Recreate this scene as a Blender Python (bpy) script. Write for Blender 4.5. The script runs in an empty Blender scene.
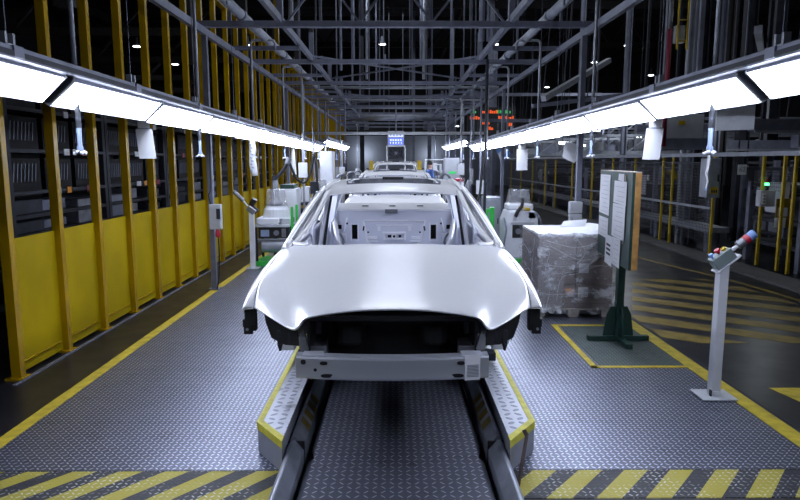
import bpy, bmesh, math, random
from mathutils import Vector, Matrix
random.seed(7)
C = bpy.context.scene.collection
PI = math.pi
def R(a): return math.radians(a)
ORD = ['first','second','third','fourth','fifth','sixth','seventh','eighth','ninth','tenth','eleventh','twelfth','thirteenth','fourteenth','fifteenth','sixteenth']

# ------------------------------------------------------------------ materials
def new_mat(name):
    m = bpy.data.materials.new(name); m.use_nodes = True
    nt = m.node_tree; b = nt.nodes['Principled BSDF']
    return m, nt, b
def N(nt, t, **kw):
    n = nt.nodes.new(t)
    for k, v in kw.items(): setattr(n, k, v)
    return n
def math_node(nt, op, a, b=None, c=None, clamp=False):
    n = nt.nodes.new('ShaderNodeMath'); n.operation = op; n.use_clamp = clamp
    for i, v in enumerate((a, b, c)):
        if v is None: continue
        if isinstance(v, (int, float)): n.inputs[i].default_value = v
        else: nt.links.new(v, n.inputs[i])
    return n.outputs[0]
def mix_col(nt, f, a, b):
    n = nt.nodes.new('ShaderNodeMix'); n.data_type = 'RGBA'
    for s, v in ((n.inputs[0], f), (n.inputs[6], a), (n.inputs[7], b)):
        if isinstance(v, (int, float)): s.default_value = v
        elif isinstance(v, tuple): s.default_value = (*v[:3], 1)
        else: nt.links.new(v, s)
    return n.outputs[2]
def world_pos(nt):
    return nt.nodes.new('ShaderNodeNewGeometry').outputs['Position']
def noise(nt, scale, detail=3, vec=None, rough=.5):
    n = N(nt, 'ShaderNodeTexNoise'); n.inputs['Scale'].default_value = scale; n.inputs['Detail'].default_value = detail
    n.inputs['Roughness'].default_value = rough
    if vec is not None: nt.links.new(vec, n.inputs['Vector'])
    return n.outputs['Fac']
def ramp(nt, f, lo, hi):
    n = nt.nodes.new('ShaderNodeMapRange'); n.inputs[1].default_value = lo; n.inputs[2].default_value = hi
    nt.links.new(f, n.inputs[0]); return n.outputs[0]
def bump(nt, b, h, strength=.3, dist=.01):
    n = N(nt, 'ShaderNodeBump'); n.inputs['Strength'].default_value = strength; n.inputs['Distance'].default_value = dist
    nt.links.new(h, n.inputs['Height']); nt.links.new(n.outputs[0], b.inputs['Normal'])
def mat(name, col, rough=.5, metal=0., var=.12, scale=6., bmp=0., spec=.5):
    m, nt, b = new_mat(name)
    co = N(nt, 'ShaderNodeTexCoord').outputs['Object']
    f = ramp(nt, noise(nt, scale, 4, co), .3, .7)
    c2 = tuple(max(0, c*(1-2*var)) for c in col)
    nt.links.new(mix_col(nt, f, c2, col), b.inputs['Base Color'])
    b.inputs['Roughness'].default_value = rough; b.inputs['Metallic'].default_value = metal
    b.inputs['Specular IOR Level'].default_value = spec
    if bmp: bump(nt, b, noise(nt, scale*6, 3, co), bmp, .004)
    return m
def glow(name, col, st):
    m, nt, b = new_mat(name)
    b.inputs['Base Color'].default_value = (*col, 1); b.inputs['Roughness'].default_value = .4
    b.inputs['Emission Color'].default_value = (*col, 1); b.inputs['Emission Strength'].default_value = st
    return m
def plate_mat(name, base, worn, cell=.032, rough=.32, metal=.75, strength=.7, hazard=None, asp=.17, stain=(.05,.048,.055)):
    """raised lozenge tread plate: lozenges at right angles in alternate cells"""
    m, nt, b = new_mat(name)
    P = world_pos(nt); sx = N(nt, 'ShaderNodeSeparateXYZ'); nt.links.new(P, sx.inputs[0])
    X, Y = sx.outputs[0], sx.outputs[1]
    u = math_node(nt, 'DIVIDE', X, cell); v = math_node(nt, 'DIVIDE', Y, cell)
    fu = math_node(nt, 'FLOOR', u); fv = math_node(nt, 'FLOOR', v)
    par = math_node(nt, 'MODULO', math_node(nt, 'ABSOLUTE', math_node(nt, 'ADD', fu, fv)), 2.)
    par = math_node(nt, 'GREATER_THAN', par, .5)
    lu = math_node(nt, 'SUBTRACT', math_node(nt, 'SUBTRACT', u, fu), .5)
    lv = math_node(nt, 'SUBTRACT', math_node(nt, 'SUBTRACT', v, fv), .5)
    a = math_node(nt, 'ADD', lu, lv); c = math_node(nt, 'SUBTRACT', lu, lv)
    n1 = nt.nodes.new('ShaderNodeMix'); n2 = nt.nodes.new('ShaderNodeMix')
    for n, p, q in ((n1, a, c), (n2, c, a)):
        nt.links.new(par, n.inputs[0]); nt.links.new(p, n.inputs[2]); nt.links.new(q, n.inputs[3])
    lo = math_node(nt, 'POWER', math_node(nt, 'ABSOLUTE', math_node(nt, 'DIVIDE', n1.outputs[0], .62)), 2.)
    sh = math_node(nt, 'POWER', math_node(nt, 'ABSOLUTE', math_node(nt, 'DIVIDE', n2.outputs[0], asp*1.3)), 2.)
    h = math_node(nt, 'SUBTRACT', 1., math_node(nt, 'ADD', lo, sh), clamp=True)
    h = math_node(nt, 'MULTIPLY', h, 2., clamp=True)
    big = ramp(nt, noise(nt, 1.3, 5, P, .6), .35, .68)
    st = ramp(nt, noise(nt, 4.5, 5, P, .65), .60, .72)
    col = mix_col(nt, big, base, tuple(x*.72 for x in base))
    col = mix_col(nt, math_node(nt, 'MULTIPLY', st, .75), col, stain)
    if hazard:
        k, per, yel, blk, duty = hazard
        s = math_node(nt, 'DIVIDE', math_node(nt, 'SUBTRACT', X, math_node(nt, 'MULTIPLY', Y, k)), per)
        s = math_node(nt, 'SUBTRACT', s, math_node(nt, 'FLOOR', s))
        col = mix_col(nt, math_node(nt, 'LESS_THAN', s, duty), blk, yel)
        wear = ramp(nt, noise(nt, 5, 5, P), .42, .75)
        col = mix_col(nt, math_node(nt, 'MULTIPLY', math_node(nt, 'MULTIPLY', h, wear), .9), col, worn)
    else:
        col = mix_col(nt, math_node(nt, 'MULTIPLY', h, .8), col, worn)
    nt.links.new(col, b.inputs['Base Color'])
    rr = math_node(nt, 'ADD', rough, math_node(nt, 'MULTIPLY', noise(nt, 9, 3, P), .22))
    nt.links.new(rr, b.inputs['Roughness']); b.inputs['Metallic'].default_value = metal
    bump(nt, b, h, strength, cell*.07)
    return m
def alu_mat(name, col, rough, metal, brush=.05, along='Y'):
    m, nt, b = new_mat(name)
    co = N(nt, 'ShaderNodeTexCoord').outputs['Object']
    mp = N(nt, 'ShaderNodeMapping'); nt.links.new(co, mp.inputs[0])
    mp.inputs['Scale'].default_value = (3, 160, 160) if along == 'X' else (160, 3, 90)
    f = noise(nt, 1., 3, mp.outputs[0])
    g = noise(nt, 2.2, 3, co)
    rr = math_node(nt, 'ADD', rough-.04, math_node(nt, 'MULTIPLY', g, .08))
    b.inputs['Roughness'].default_value = rough
    b.inputs['Base Color'].default_value = (*col, 1)
    b.inputs['Metallic'].default_value = metal
    if brush: bump(nt, b, f, brush, .0006)
    return m

M = {}
BLUEW = (.80, .87, 1.)
M['alu'] = alu_mat('satin_aluminium', (.95, .95, 1.), .29, .42, 0)
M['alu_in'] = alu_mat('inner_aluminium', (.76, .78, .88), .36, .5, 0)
M['beam'] = alu_mat('extruded_aluminium', (.56, .58, .66), .34, .6, .05, 'X')
M['boxgrey'] = mat('grey_green_enclosure', (.20, .25, .26), .4, 0, .08)
M['railsteel'] = mat('worn_rail_steel', (.42, .45, .54), .34, .5, .2, 7)
M['cast'] = mat('cast_grey_metal', (.28, .29, .33), .5, .7, .2, 9, .3)
M['bay'] = mat('painted_shade_black', (.018, .018, .022), .6, .3, .2)  # near-black colour stands for shade on bare aluminium and in openings
M['dkbracket'] = mat('black_and_shaded_steel', (.02, .021, .025), .5, .3, .2)  # black fender bracket; the grey headlamp bracket's shade is put in too
M['plate'] = plate_mat('tread_plate', (.115, .125, .175), (.66, .70, .88), .034, .27, .78, 1.)
M['plate_c'] = plate_mat('centre_tread_plate', (.12, .127, .165), (.52, .55, .66), .046, .30, .6, .7, asp=.10)
M['plate_s'] = plate_mat('step_tread_plate', (.62, .64, .72), (.22, .24, .30), .066, .36, .6, .9, asp=.26)
M['plate_g'] = plate_mat('green_grey_tread_plate', (.075, .10, .095), (.20, .24, .24), .034, .45, .5, .6)
YEL = (.62, .50, .07)
M['plate_h'] = plate_mat('hazard_tread_plate', (.1,.1,.1), (.72, .74, .78), .034, .45, .25, .6, hazard=(.85, .262, (.36, .31, .04), (.022, .024, .034), .52))
M['paint_y'] = mat('yellow_line_paint', (.60, .46, .03), .55, 0, .2, 12)
M['paint_faint'] = mat('worn_ochre_floor_paint', (.32, .22, .025), .5, 0, .3, 5)
M['edge_y'] = mat('yellow_step_edge', (.66, .60, .05), .5, 0, .15, 20, .3)
M['postyel'] = mat('fence_post_yellow', (.46, .275, .002), .26, 0, .12, 3, spec=.35)
M['panelyel'] = mat('fence_panel_yellow', (.49, .35, .0005), .6, 0, .12, 1.6, spec=.12)
M['safeyel'] = mat('safety_yellow', (.55, .38, .012), .45, 0, .1)
M['steel'] = mat('painted_grey_steel', (.22, .235, .31), .45, .4, .15)
M['lsteel'] = mat('light_grey_steel', (.36, .38, .44), .4, .4, .12)
M['dsteel'] = mat('dark_steel', (.035, .038, .052), .5, .2, .2, spec=.25)
M['black'] = mat('matt_black', (.012, .012, .015), .55, 0, .2)
M['rubber'] = mat('black_rubber', (.012, .012, .014), .45, 0, .1)
M['white'] = mat('white_paint', (.66, .68, .74), .42, 0, .06)
M['offw'] = mat('pale_grey_enclosure', (.50, .52, .57), .42, .05, .08)
M['paper'] = mat('white_paper', (.72, .73, .78), .8, 0, .03)
M['ink'] = mat('printed_ink', (.30, .30, .34), .8, 0, .05)
M['green'] = mat('dark_green_paint', (.012, .045, .038), .45, 0, .15)
M['brightgreen'] = mat('bright_green_paint', (.03, .48, .06), .45, 0, .1)
M['wood'] = mat('raw_timber', (.50, .26, .07), .6, 0, .25, 12)
M['palewood'] = mat('pallet_timber', (.42, .38, .33), .7, 0, .25, 12)
M['card'] = mat('grey_brown_cardboard', (.20, .165, .16), .75, 0, .1, 5)
M['red'] = mat('red_plastic', (.55, .02, .05), .35, 0, .1)
M['darkred'] = mat('dark_red_paint', (.22, .008, .035), .45, 0, .1)
M['blue'] = mat('blue_plastic', (.22, .38, .80), .35, 0, .1)
M['bluegrey'] = mat('blue_grey_plastic', (.30, .38, .58), .4, 0, .1)
M['orange'] = mat('orange_label', (.80, .30, .02), .6, 0, .05)
M['rust'] = mat('rusty_steel', (.14, .10, .09), .6, .5, .3, 14)
M['crate'] = mat('black_crate_plastic', (.007, .007, .010), .5, 0, .2, spec=.12)
M['sheetgrey'] = mat('stacked_sheet_metal', (.05, .053, .07), .5, .3, .25, 5, spec=.2)
M['wallfar'] = mat('pale_blue_grey_wall', (.32, .35, .44), .7, 0, .06, .5)
M['ceil'] = mat('dark_roof_deck', (.05, .05, .058), .8, 0, .2, .6)
M['roofsteel'] = mat('dark_brown_roof_steel', (.030, .027, .03), .7, .1, .2, 1)
M['skin'] = mat('skin', (.55, .33, .25), .5, 0, .05)
M['hair'] = mat('dark_hair', (.02, .017, .015), .6, 0, .1)
M['shirt'] = mat('blue_work_shirt', (.10, .20, .55), .75, 0, .15, 9)
M['trousers'] = mat('navy_trousers', (.02, .03, .09), .8, 0, .15)
M['lamp'] = glow('lit_diffuser', (.76, .83, 1.), 24.)
M['bay_lamp'] = glow('lit_pendant_lamp', (.85, .93, 1.), 9.)
M['led'] = glow('orange_led', (1., .12, .02), .7)
M['ledg'] = glow('green_led', (.05, .6, .15), .35)
M['greenlamp'] = glow('green_signal_lamp', (.1, 1., .3), 4.)
M['screenblue'] = glow('blue_screen', (.12, .18, .75), .8)
M['screenwhite'] = glow('white_screen_text', (.75, .82, 1.), .8)
M['screendark'] = mat('dark_screen', (.012, .013, .02), .25, 0, .1)

def floor_mat():
    m, nt, b = new_mat('sealed_dark_concrete')
    P = world_pos(nt)
    f = ramp(nt, noise(nt, .8, 5, P, .6), .3, .7)
    nt.links.new(mix_col(nt, f, (.006, .006, .009), (.013, .013, .018)), b.inputs['Base Color'])
    rr = math_node(nt, 'ADD', .22, math_node(nt, 'MULTIPLY', noise(nt, 3, 4, P), .25))
    nt.links.new(rr, b.inputs['Roughness']); b.inputs['Specular IOR Level'].default_value = .35
    return m
M['floor'] = floor_mat()
M['kerb'] = mat('grey_kerb_concrete', (.13, .13, .135), .7, 0, .15, 2)
def film_mat():
    m, nt, b = new_mat('stretch_film')
    co = N(nt, 'ShaderNodeTexCoord').outputs['Object']
    mp = N(nt, 'ShaderNodeMapping'); nt.links.new(co, mp.inputs[0]); mp.inputs['Scale'].default_value = (1, 1, 1.6); mp.inputs['Rotation'].default_value = (.3, .5, .2)
    f = noise(nt, 9, 6, mp.outputs[0], .65)
    g = ramp(nt, noise(nt, 4.2, 7, mp.outputs[0], .72), .50, .64)
    b.inputs['Base Color'].default_value = (.85, .87, .95, 1); b.inputs['Roughness'].default_value = .14
    a = math_node(nt, 'ADD', .10, math_node(nt, 'MULTIPLY', g, .62), clamp=True)
    nt.links.new(a, b.inputs['Alpha']); bump(nt, b, f, 1., .05)
    return m
M['film'] = film_mat()
def clear_mat():
    m, nt, b = new_mat('smoked_clear_plastic')
    b.inputs['Base Color'].default_value = (.42, .43, .47, 1); b.inputs['Roughness'].default_value = .10; b.inputs['Alpha'].default_value = .36
    return m
M['clear'] = clear_mat()
M['film2'] = M['film'].copy(); M['film2'].name = 'stretch_film_loose'
for n_ in M['film2'].node_tree.nodes:
    if n_.type == 'MATH' and n_.operation == 'ADD': n_.inputs[0].default_value = .20
def mesh_mat():
    m, nt, b = new_mat('wire_mesh_panel')
    P = world_pos(nt); sx = N(nt, 'ShaderNodeSeparateXYZ'); nt.links.new(P, sx.inputs[0])
    outs = []
    for s in (sx.outputs[1], sx.outputs[2]):
        u = math_node(nt, 'DIVIDE', s, .06)
        outs.append(math_node(nt, 'LESS_THAN', math_node(nt, 'SUBTRACT', u, math_node(nt, 'FLOOR', u)), .12))
    a = math_node(nt, 'MAXIMUM', outs[0], outs[1]); nt.links.new(a, b.inputs['Alpha'])
    b.inputs['Base Color'].default_value = (.03, .03, .04, 1)
    return m
M['mesh'] = mesh_mat()

# ------------------------------------------------------------------ mesh builder
class MB:
    def __init__(s, root=None):
        s.v = []; s.f = []; s.off = Vector(root.location) if root is not None else Vector((0, 0, 0))
    def add(s, vs, fs):
        n = len(s.v); s.v += [Vector(p) for p in vs]; s.f += [tuple(i+n for i in f) for f in fs]; return s
    def box(s, c, d, rot=None):
        x, y, z = d[0]/2, d[1]/2, d[2]/2
        vs = [Vector((i, j, k)) for i in (-x, x) for j in (-y, y) for k in (-z, z)]
        if rot is not None:
            e = Matrix.Rotation(rot[2], 3, 'Z') @ Matrix.Rotation(rot[1], 3, 'Y') @ Matrix.Rotation(rot[0], 3, 'X')
            vs = [e @ p for p in vs]
        return s.add([p+Vector(c) for p in vs], [(0,1,3,2),(4,6,7,5),(0,4,5,1),(2,3,7,6),(0,2,6,4),(1,5,7,3)])
    def bb(s, x0, x1, y0, y1, z0, z1):
        return s.box(((x0+x1)/2, (y0+y1)/2, (z0+z1)/2), (abs(x1-x0), abs(y1-y0), abs(z1-z0)))
    def tube(s, pts, r, n=8, cap=True, flat=1.):
        pts = [Vector(p) for p in pts]; rs = r if isinstance(r, (list, tuple)) else [r]*len(pts)
        rings = []; up = None
        for i, p in enumerate(pts):
            d = (pts[min(i+1, len(pts)-1)]-pts[max(i-1, 0)]).normalized()
            if up is None:
                up = Vector((0, 0, 1)) if abs(d.z) < .9 else Vector((0, 1, 0))
            a = d.cross(up).normalized(); b = a.cross(d).normalized(); up = b
            rings.append([p+(a*math.cos(2*PI*k/n)+b*math.sin(2*PI*k/n)*flat)*rs[i] for k in range(n)])
        vs = [q for rg in rings for q in rg]; fs = []
        for i in range(len(pts)-1):
            for k in range(n):
                fs.append((i*n+k, i*n+(k+1) % n, (i+1)*n+(k+1) % n, (i+1)*n+k))
        if cap: fs += [tuple(range(n-1, -1, -1)), tuple((len(pts)-1)*n+k for k in range(n))]
        return s.add(vs, fs)
    def bar(s, a, b, w, h=None, side=None):
        """rectangular bar from a to b, w across, h in the other direction"""
        a, b = Vector(a), Vector(b); h = h or w; d = (b-a).normalized()
        up = Vector(side) if side else (Vector((0, 0, 1)) if abs(d.z) < .95 else Vector((0, 1, 0)))
        x = d.cross(up).normalized(); z = x.cross(d).normalized()
        vs = [p+x*i*w/2+z*j*h/2 for p in (a, b) for i, j in ((-1,-1),(1,-1),(1,1),(-1,1))]
        return s.add(vs, [(3,2,1,0),(4,5,6,7),(0,1,5,4),(1,2,6,5),(2,3,7,6),(3,0,4,7)])
    def lathe(s, c, prof, n=20):
        c = Vector(c); vs = []; fs = []
        for r, z in prof:
            vs += [c+Vector((r*math.cos(2*PI*k/n), r*math.sin(2*PI*k/n), z)) for k in range(n)]
        for i in range(len(prof)-1):
            for k in range(n): fs.append((i*n+k, i*n+(k+1) % n, (i+1)*n+(k+1) % n, (i+1)*n+k))
        fs += [tuple(range(n-1, -1, -1)), tuple((len(prof)-1)*n+k for k in range(n))]
        return s.add(vs, fs)
    def prism(s, poly, z0, z1):
        n = len(poly); vs = [(x, y, z0) for x, y in poly]+[(x, y, z1) for x, y in poly]
        return s.add(vs, [tuple(range(n-1, -1, -1)), tuple(range(n, 2*n))]+[(k, (k+1) % n, n+(k+1) % n, n+k) for k in range(n)])
    def extrude(s, poly, vec):
        """poly: 3-D outline, pushed along vec"""
        n = len(poly); v = Vector(vec); vs = [Vector(p) for p in poly]; vs += [p+v for p in vs]
        return s.add(vs, [tuple(range(n-1, -1, -1)), tuple(range(n, 2*n))]+[(k, (k+1) % n, n+(k+1) % n, n+k) for k in range(n)])
    def grid(s, rows, skip=()):
        nr, nc = len(rows), len(rows[0])
        fs = [(i*nc+j, i*nc+j+1, (i+1)*nc+j+1, (i+1)*nc+j) for i in range(nr-1) for j in range(nc-1) if (i, j) not in skip]
        return s.add([p for r in rows for p in r], fs)
    def mirror(s):
        n = len(s.v); s.v += [Vector((-p.x, p.y, p.z)) for p in s.v[:n]]
        s.f += [tuple(i+n for i in reversed(f)) for f in s.f[:]]; return s
    def build(s, name, m, parent=None, bev=0, smooth=False, sub=0, thick=0, weld=False, crease=None, segs=2):
        me = bpy.data.meshes.new(name); me.from_pydata([p-s.off for p in s.v], [], s.f)
        bm = bmesh.new(); bm.from_mesh(me)
        if weld: bmesh.ops.remove_doubles(bm, verts=bm.verts, dist=.0008)
        bmesh.ops.recalc_face_normals(bm, faces=bm.faces); bm.to_mesh(me); bm.free()
        if smooth or sub:
            for p in me.polygons: p.use_smooth = True
        me.materials.append(m if not isinstance(m, str) else M[m])
        o = bpy.data.objects.new(name, me); C.objects.link(o)
        if parent is not None: o.parent = parent
        if sub:
            d = o.modifiers.new('subdivision', 'SUBSURF'); d.levels = d.render_levels = sub; d.boundary_smooth = 'PRESERVE_CORNERS'
        if thick:
            d = o.modifiers.new('solidify', 'SOLIDIFY'); d.thickness = thick; d.offset = -1
        if bev:
            d = o.modifiers.new('bevel', 'BEVEL'); d.width = bev; d.segments = segs; d.limit_method = 'ANGLE'; d.angle_limit = R(40)
            d.harden_normals = False
        return o
def thing(name, label, cat, loc=(0, 0, 0), group=None, rz=0):
    o = bpy.data.objects.new(name, None); C.objects.link(o); o.empty_display_size = .1
    o.location = loc; o.rotation_euler = (0, 0, rz); o['label'] = label; o['category'] = cat
    if group: o['group'] = group
    return o
def tag(o, label, cat, group=None, kind=None):
    o['label'] = label; o['category'] = cat
    if group: o['group'] = group
    if kind: o['kind'] = kind
    return o
def struct(o, label=None):
    o['kind'] = 'structure'
    if label: o['label'] = label
    return o
def dup(root, loc, label, group=None, rz=None):
    r = root.copy(); C.objects.link(r); r.location = loc; r['label'] = label
    if rz is not None: r.rotation_euler = (0, 0, rz)
    if group: r['group'] = group
    for ch in list(root.children):
        c = ch.copy(); C.objects.link(c); c.parent = r
        for g in list(ch.children):
            d = g.copy(); C.objects.link(d); d.parent = c
    return r
def smooth_path(pts, k=6):
    """Catmull-Rom through the points"""
    P = [Vector(p) for p in pts]; P = [P[0]*2-P[1]]+P+[P[-1]*2-P[-2]]; out = []
    for i in range(1, len(P)-2):
        for j in range(k):
            t = j/k; a, b, c, d = P[i-1], P[i], P[i+1], P[i+2]
            out.append(.5*((2*b)+(c-a)*t+(2*a-5*b+4*c-d)*t*t+(3*b-a-3*c+d)*t*t*t))
    out.append(P[-2]); return out
# ------------------------------------------------------------------ the setting
def slab(name, x0, x1, y0, y1, z0, z1, m, label):
    return struct(MB().bb(x0, x1, y0, y1, z0, z1).build(name, m), label)
slab('floor', -18, -.634, -2, 47, -.5, -.012, 'floor', 'dark sealed concrete factory floor left of the conveyor')
slab('floor', .634, 24, -2, 47, -.5, -.012, 'floor', 'dark sealed concrete factory floor right of the conveyor')
# tread-plate deck of the station, level 0 (6 cm over the hall floor)
def deck(x0, x1, y0, y1, m='plate', nm='floor_plate', lb='bare tread plate of the assembly deck'):
    return slab(nm, x0, x1, y0, y1, -.011, 0, m, lb)
ys = [3.39, 4.06, 5.17, 6.9, 9.6, 12.3, 15, 18, 22, 28, 36]
for a, b in zip(ys[:-1], ys[1:]):
    deck(-2.43, -.635, a+.002, b-.002)
    if a == 5.17: continue
    if a < 4.6: deck(.635, 2.49, a+.002, b-.002)
    else: deck(.635, 2.49, a+.002, b-.002)
deck(.635, 1.76, 5.172, 6.898); deck(1.764, 2.49, 5.172, 5.20)
deck(1.764, 2.49, 5.204, 6.58, 'plate_g', lb='green-grey tread plate bay under the notice board')
deck(1.764, 2.49, 6.584, 6.898)
deck(-2.6, -.635, 2.6, 3.386, 'plate_h', lb='yellow and black striped tread plate at the left front edge')
deck(.635, 2.75, 3.085, 3.386, 'plate_h', lb='yellow and black striped tread plate at the right front edge')
slab('floor_curb', .635, 2.75, 3.05, 3.083, -.011, -.003, 'black', 'black front edge of the deck')
# painted edge lines of the deck
slab('trim_1', -2.53, -2.432, 2.6, 36, -.011, .002, 'paint_y', 'yellow painted left deck edge')
slab('trim_2', 2.492, 2.62, 3.05, 16, -.011, .002, 'paint_y', 'yellow painted right deck edge')
slab('trim_3', 2.62, 2.66, 3.05, 16, -.0115, -.006, 'dsteel', 'steel edge under the right deck line')
def strip(name, pts, w, z, m, label):
    b = MB(); P = [Vector((x, y, z)) for x, y in pts]; rows = []
    for i, p in enumerate(P):
        d = (P[min(i+1, len(P)-1)]-P[max(i-1, 0)]).normalized(); n = Vector((-d.y, d.x, 0))*w/2
        rows.append([p-n-Vector((0,0,.003)), p-n, p+n, p+n-Vector((0,0,.003))])
    b.grid(rows); return struct(b.build(name, m), label)
for n, (a, b) in enumerate([((1.70, 6.55), (1.70, 5.17)), ((1.67, 5.20), (2.49, 5.20)), ((1.67, 6.58), (2.49, 6.58))]):
    strip('trim_%d' % (4+n), [a, b], .055, .0035, 'paint_y', 'yellow line around the notice board bay')
strip('trim_7', [(-2.35, 11.6), (-1.3, 11.6)], .06, .0035, 'paint_y', 'yellow line across the deck behind the left console')
strip('trim_8', [(-2.3, 10.7), (-1.75, 10.95)], .06, .0035, 'paint_y', 'short yellow line on the deck by the left console')
# aisle markings on the hall floor to the right
curve = smooth_path([(4.2, 14.5, 0), (4.38, 12.2, 0), (4.62, 10.75, 0), (4.85, 9.85, 0), (4.98, 9.2, 0), (5.08, 8.5, 0), (5.14, 7.7, 0), (5.2, 6.2, 0), (5.2, 4.0, 0)], 5)
strip('trim_9', [(p.x, p.y) for p in curve], .085, -.0085, 'paint_faint', 'ochre aisle line curving along the right fence')
def zebra(i, pts, label):
    struct(MB().prism(pts, -.0119, -.0100).build('trim_%d' % i, 'paint_faint'), label)
# each stripe runs down to the right; (x0,y0) left top, (x1,y1) right top, thickness along y
def clip(poly, region):
    for k in range(len(region)):
        a, b = region[k], region[(k+1) % len(region)]; out = []
        ins = lambda p: (b[0]-a[0])*(p[1]-a[1])-(b[1]-a[1])*(p[0]-a[0]) >= 0
        for m in range(len(poly)):
            p, q = poly[m], poly[(m+1) % len(poly)]
            if ins(p): out.append(p)
            if ins(p) != ins(q):
                d1 = (b[0]-a[0])*(p[1]-a[1])-(b[1]-a[1])*(p[0]-a[0]); d2 = (b[0]-a[0])*(q[1]-a[1])-(b[1]-a[1])*(q[0]-a[0]); u = d1/(d1-d2)
                out.append((p[0]+(q[0]-p[0])*u, p[1]+(q[1]-p[1])*u))
        poly = out
        if not poly: return poly
    return poly
region = [(2.68, 5.94), (4.98, 5.94), (5.0, 7.6), (4.86, 9.0), (4.62, 9.30), (3.55, 9.30), (2.70, 7.0)]
for k in range(-2, 7):
    yt = lambda x: 9.08-.635*k-.74*(x-3.5)
    q = clip([(2, yt(2)-.345), (6, yt(6)-.345), (6, yt(6)), (2, yt(2))], region)
    if len(q) > 2: zebra(12+k, q, '%s ochre stripe from the back of the hatched floor marking' % ORD[k+2])
struct(MB().prism([(2.92, 4.72), (3.35, 4.72), (3.6, 3.6), (3.1, 3.9)], -.0119, -.0100).build('trim_20', 'paint_y'), 'bright yellow floor patch at the right edge')
slab('floor_kerb', 5.42, 5.9, 4, 40, -.0115, .03, 'kerb', 'pale concrete kerb under the right fence')
# shell
slab('wall_back', -18, 24, 46, 46.3, -.012, 3.55, 'wallfar', 'pale blue-grey end wall')
slab('wall_back', -18, 24, 46, 46.3, 3.552, 10, 'ceil', 'dark upper part of the end wall')
slab('wall_left', -18.2, -18, -2, 47, -.012, 10, 'ceil', 'dark left hall wall')
slab('wall_right', 24, 24.2, -2, 47, -.012, 10, 'ceil', 'dark right hall wall')
slab('wall_front', -18, 24, -2.3, -2, -.012, 10, 'ceil', 'dark hall wall behind the viewer')
slab('ceiling', -18, 24, -2, 47, 10, 10.3, 'ceil', 'dark roof deck')
for i in range(4):
    y = 9+i*9.2
    b = MB().bar((-18, y, 8.2), (24, y, 8.2), .18, .3).bar((-18, y, 9.6), (24, y, 9.6), .15, .25)
    for k in range(21):
        x = -18+k*2; b.bar((x, y, 8.2), (x+1, y, 9.6), .08).bar((x+1, y, 9.6), (x+2, y, 8.2), .08)
    struct(b.build('ceiling_truss', 'roofsteel'), '%s dark roof truss from the viewer' % ORD[i])
for i, x in enumerate((-14, -8, -1.2, 3.0, 9, 15)):
    struct(MB().bar((x, 4, 8.6), (x, 46, 8.6), .12, .35).build('ceiling_purlin', 'roofsteel'), '%s dark roof purlin from the left' % ORD[i])

# conveyor trench between the decks
slab('floor_trench', -.633, .633, 2.2, 36, -.30, -.26, 'black', 'black trench floor under the conveyor')
def centre_plate(y0, y1, w0, w1, z=.0, notch=0):
    pts = [(-w0, y0), (w0, y0), (w1, y1), (-w1, y1)]
    if notch: pts = [(-w0, y0), (w0, y0), (w0, y1-notch*1.5), (w0-notch, y1), (-w0+notch, y1), (-w0, y1-notch*1.5)]
    return struct(MB().prism(pts, z-.02, z).build('floor_walkway', 'plate_c', bev=.003), None)
centre_plate(2.4, 3.555, .52, .49, 0, .045)['label'] = 'nearest worn tread plate of the centre walkway'
p = struct(MB().prism([(-.49, 3.56), (.49, 3.56), (.515, 3.66), (.515, 4.34), (-.515, 4.34), (-.515, 3.66)], -.02, 0).build('floor_walkway', 'plate_c', bev=.003), 'second worn tread plate of the centre walkway')
for i in range(6):
    centre_plate(4.345+i*4.2, 8.54+i*4.2, .505, .505)['label'] = '%s long walkway plate under the car bodies' % ORD[i]
# conveyor rails: box section with a chamfered top, in two lengths each side
for s, nm in ((-1, 'left'), (1, 'right')):
    t = thing('conveyor_rail', 'long bare steel conveyor rail running under the bodies on the %s' % nm, 'rail', (s*.585, 3.0, 0), 'conveyor rails')
    for (y0, y1, dz, k) in ((2.3, 3.545, .0, 0), (3.56, 34, .012, 1)):
        b = MB(t); pr = [(.634, -.25), (.634, .095+dz), (.615, .115+dz), (.60, .115+dz), (.548, .05+dz), (.548, -.25)]
        b.extrude([(s*x, y0, z) for x, z in pr], (0, y1-y0, 0)); b.build('rail_length', 'railsteel', t, bev=.004)
    MB(t).bb(s*.545, s*.638, 3.545, 3.56, -.25, .10).build('rail_joint', 'black', t)
    b = MB(t)
    for k in range(3): b.bb(s*.50, s*.547, 3.30+k*.13, 3.40+k*.13, -.16-.02*k, -.12-.02*k)
    b.bb(s*.50, s*.547, 3.62, 3.86, -.13, -.09).bb(s*.50, s*.547, 2.6, 3.2, -.2, -.17)
    b.build('guide_shoe', 'dsteel', t)
    if 1:
        b = MB(t); b.bb(s*.53, s*.54, 3.9, 34, -.2, -.02); b.build('cable_channel', 'steel', t)
    # striped tape on the rail beside the step
    for k in range(4): o = MB(t).add([(s*.5995, 3.78+k*.14, .1285), (s*.5475, 3.78+k*.14, .0635), (s*.5475, 3.86+k*.14, .0635), (s*.5995, 3.86+k*.14, .1285)], [(0,1,2,3)]).build('hazard_tape', 'paint_faint', t, thick=.001)
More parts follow.
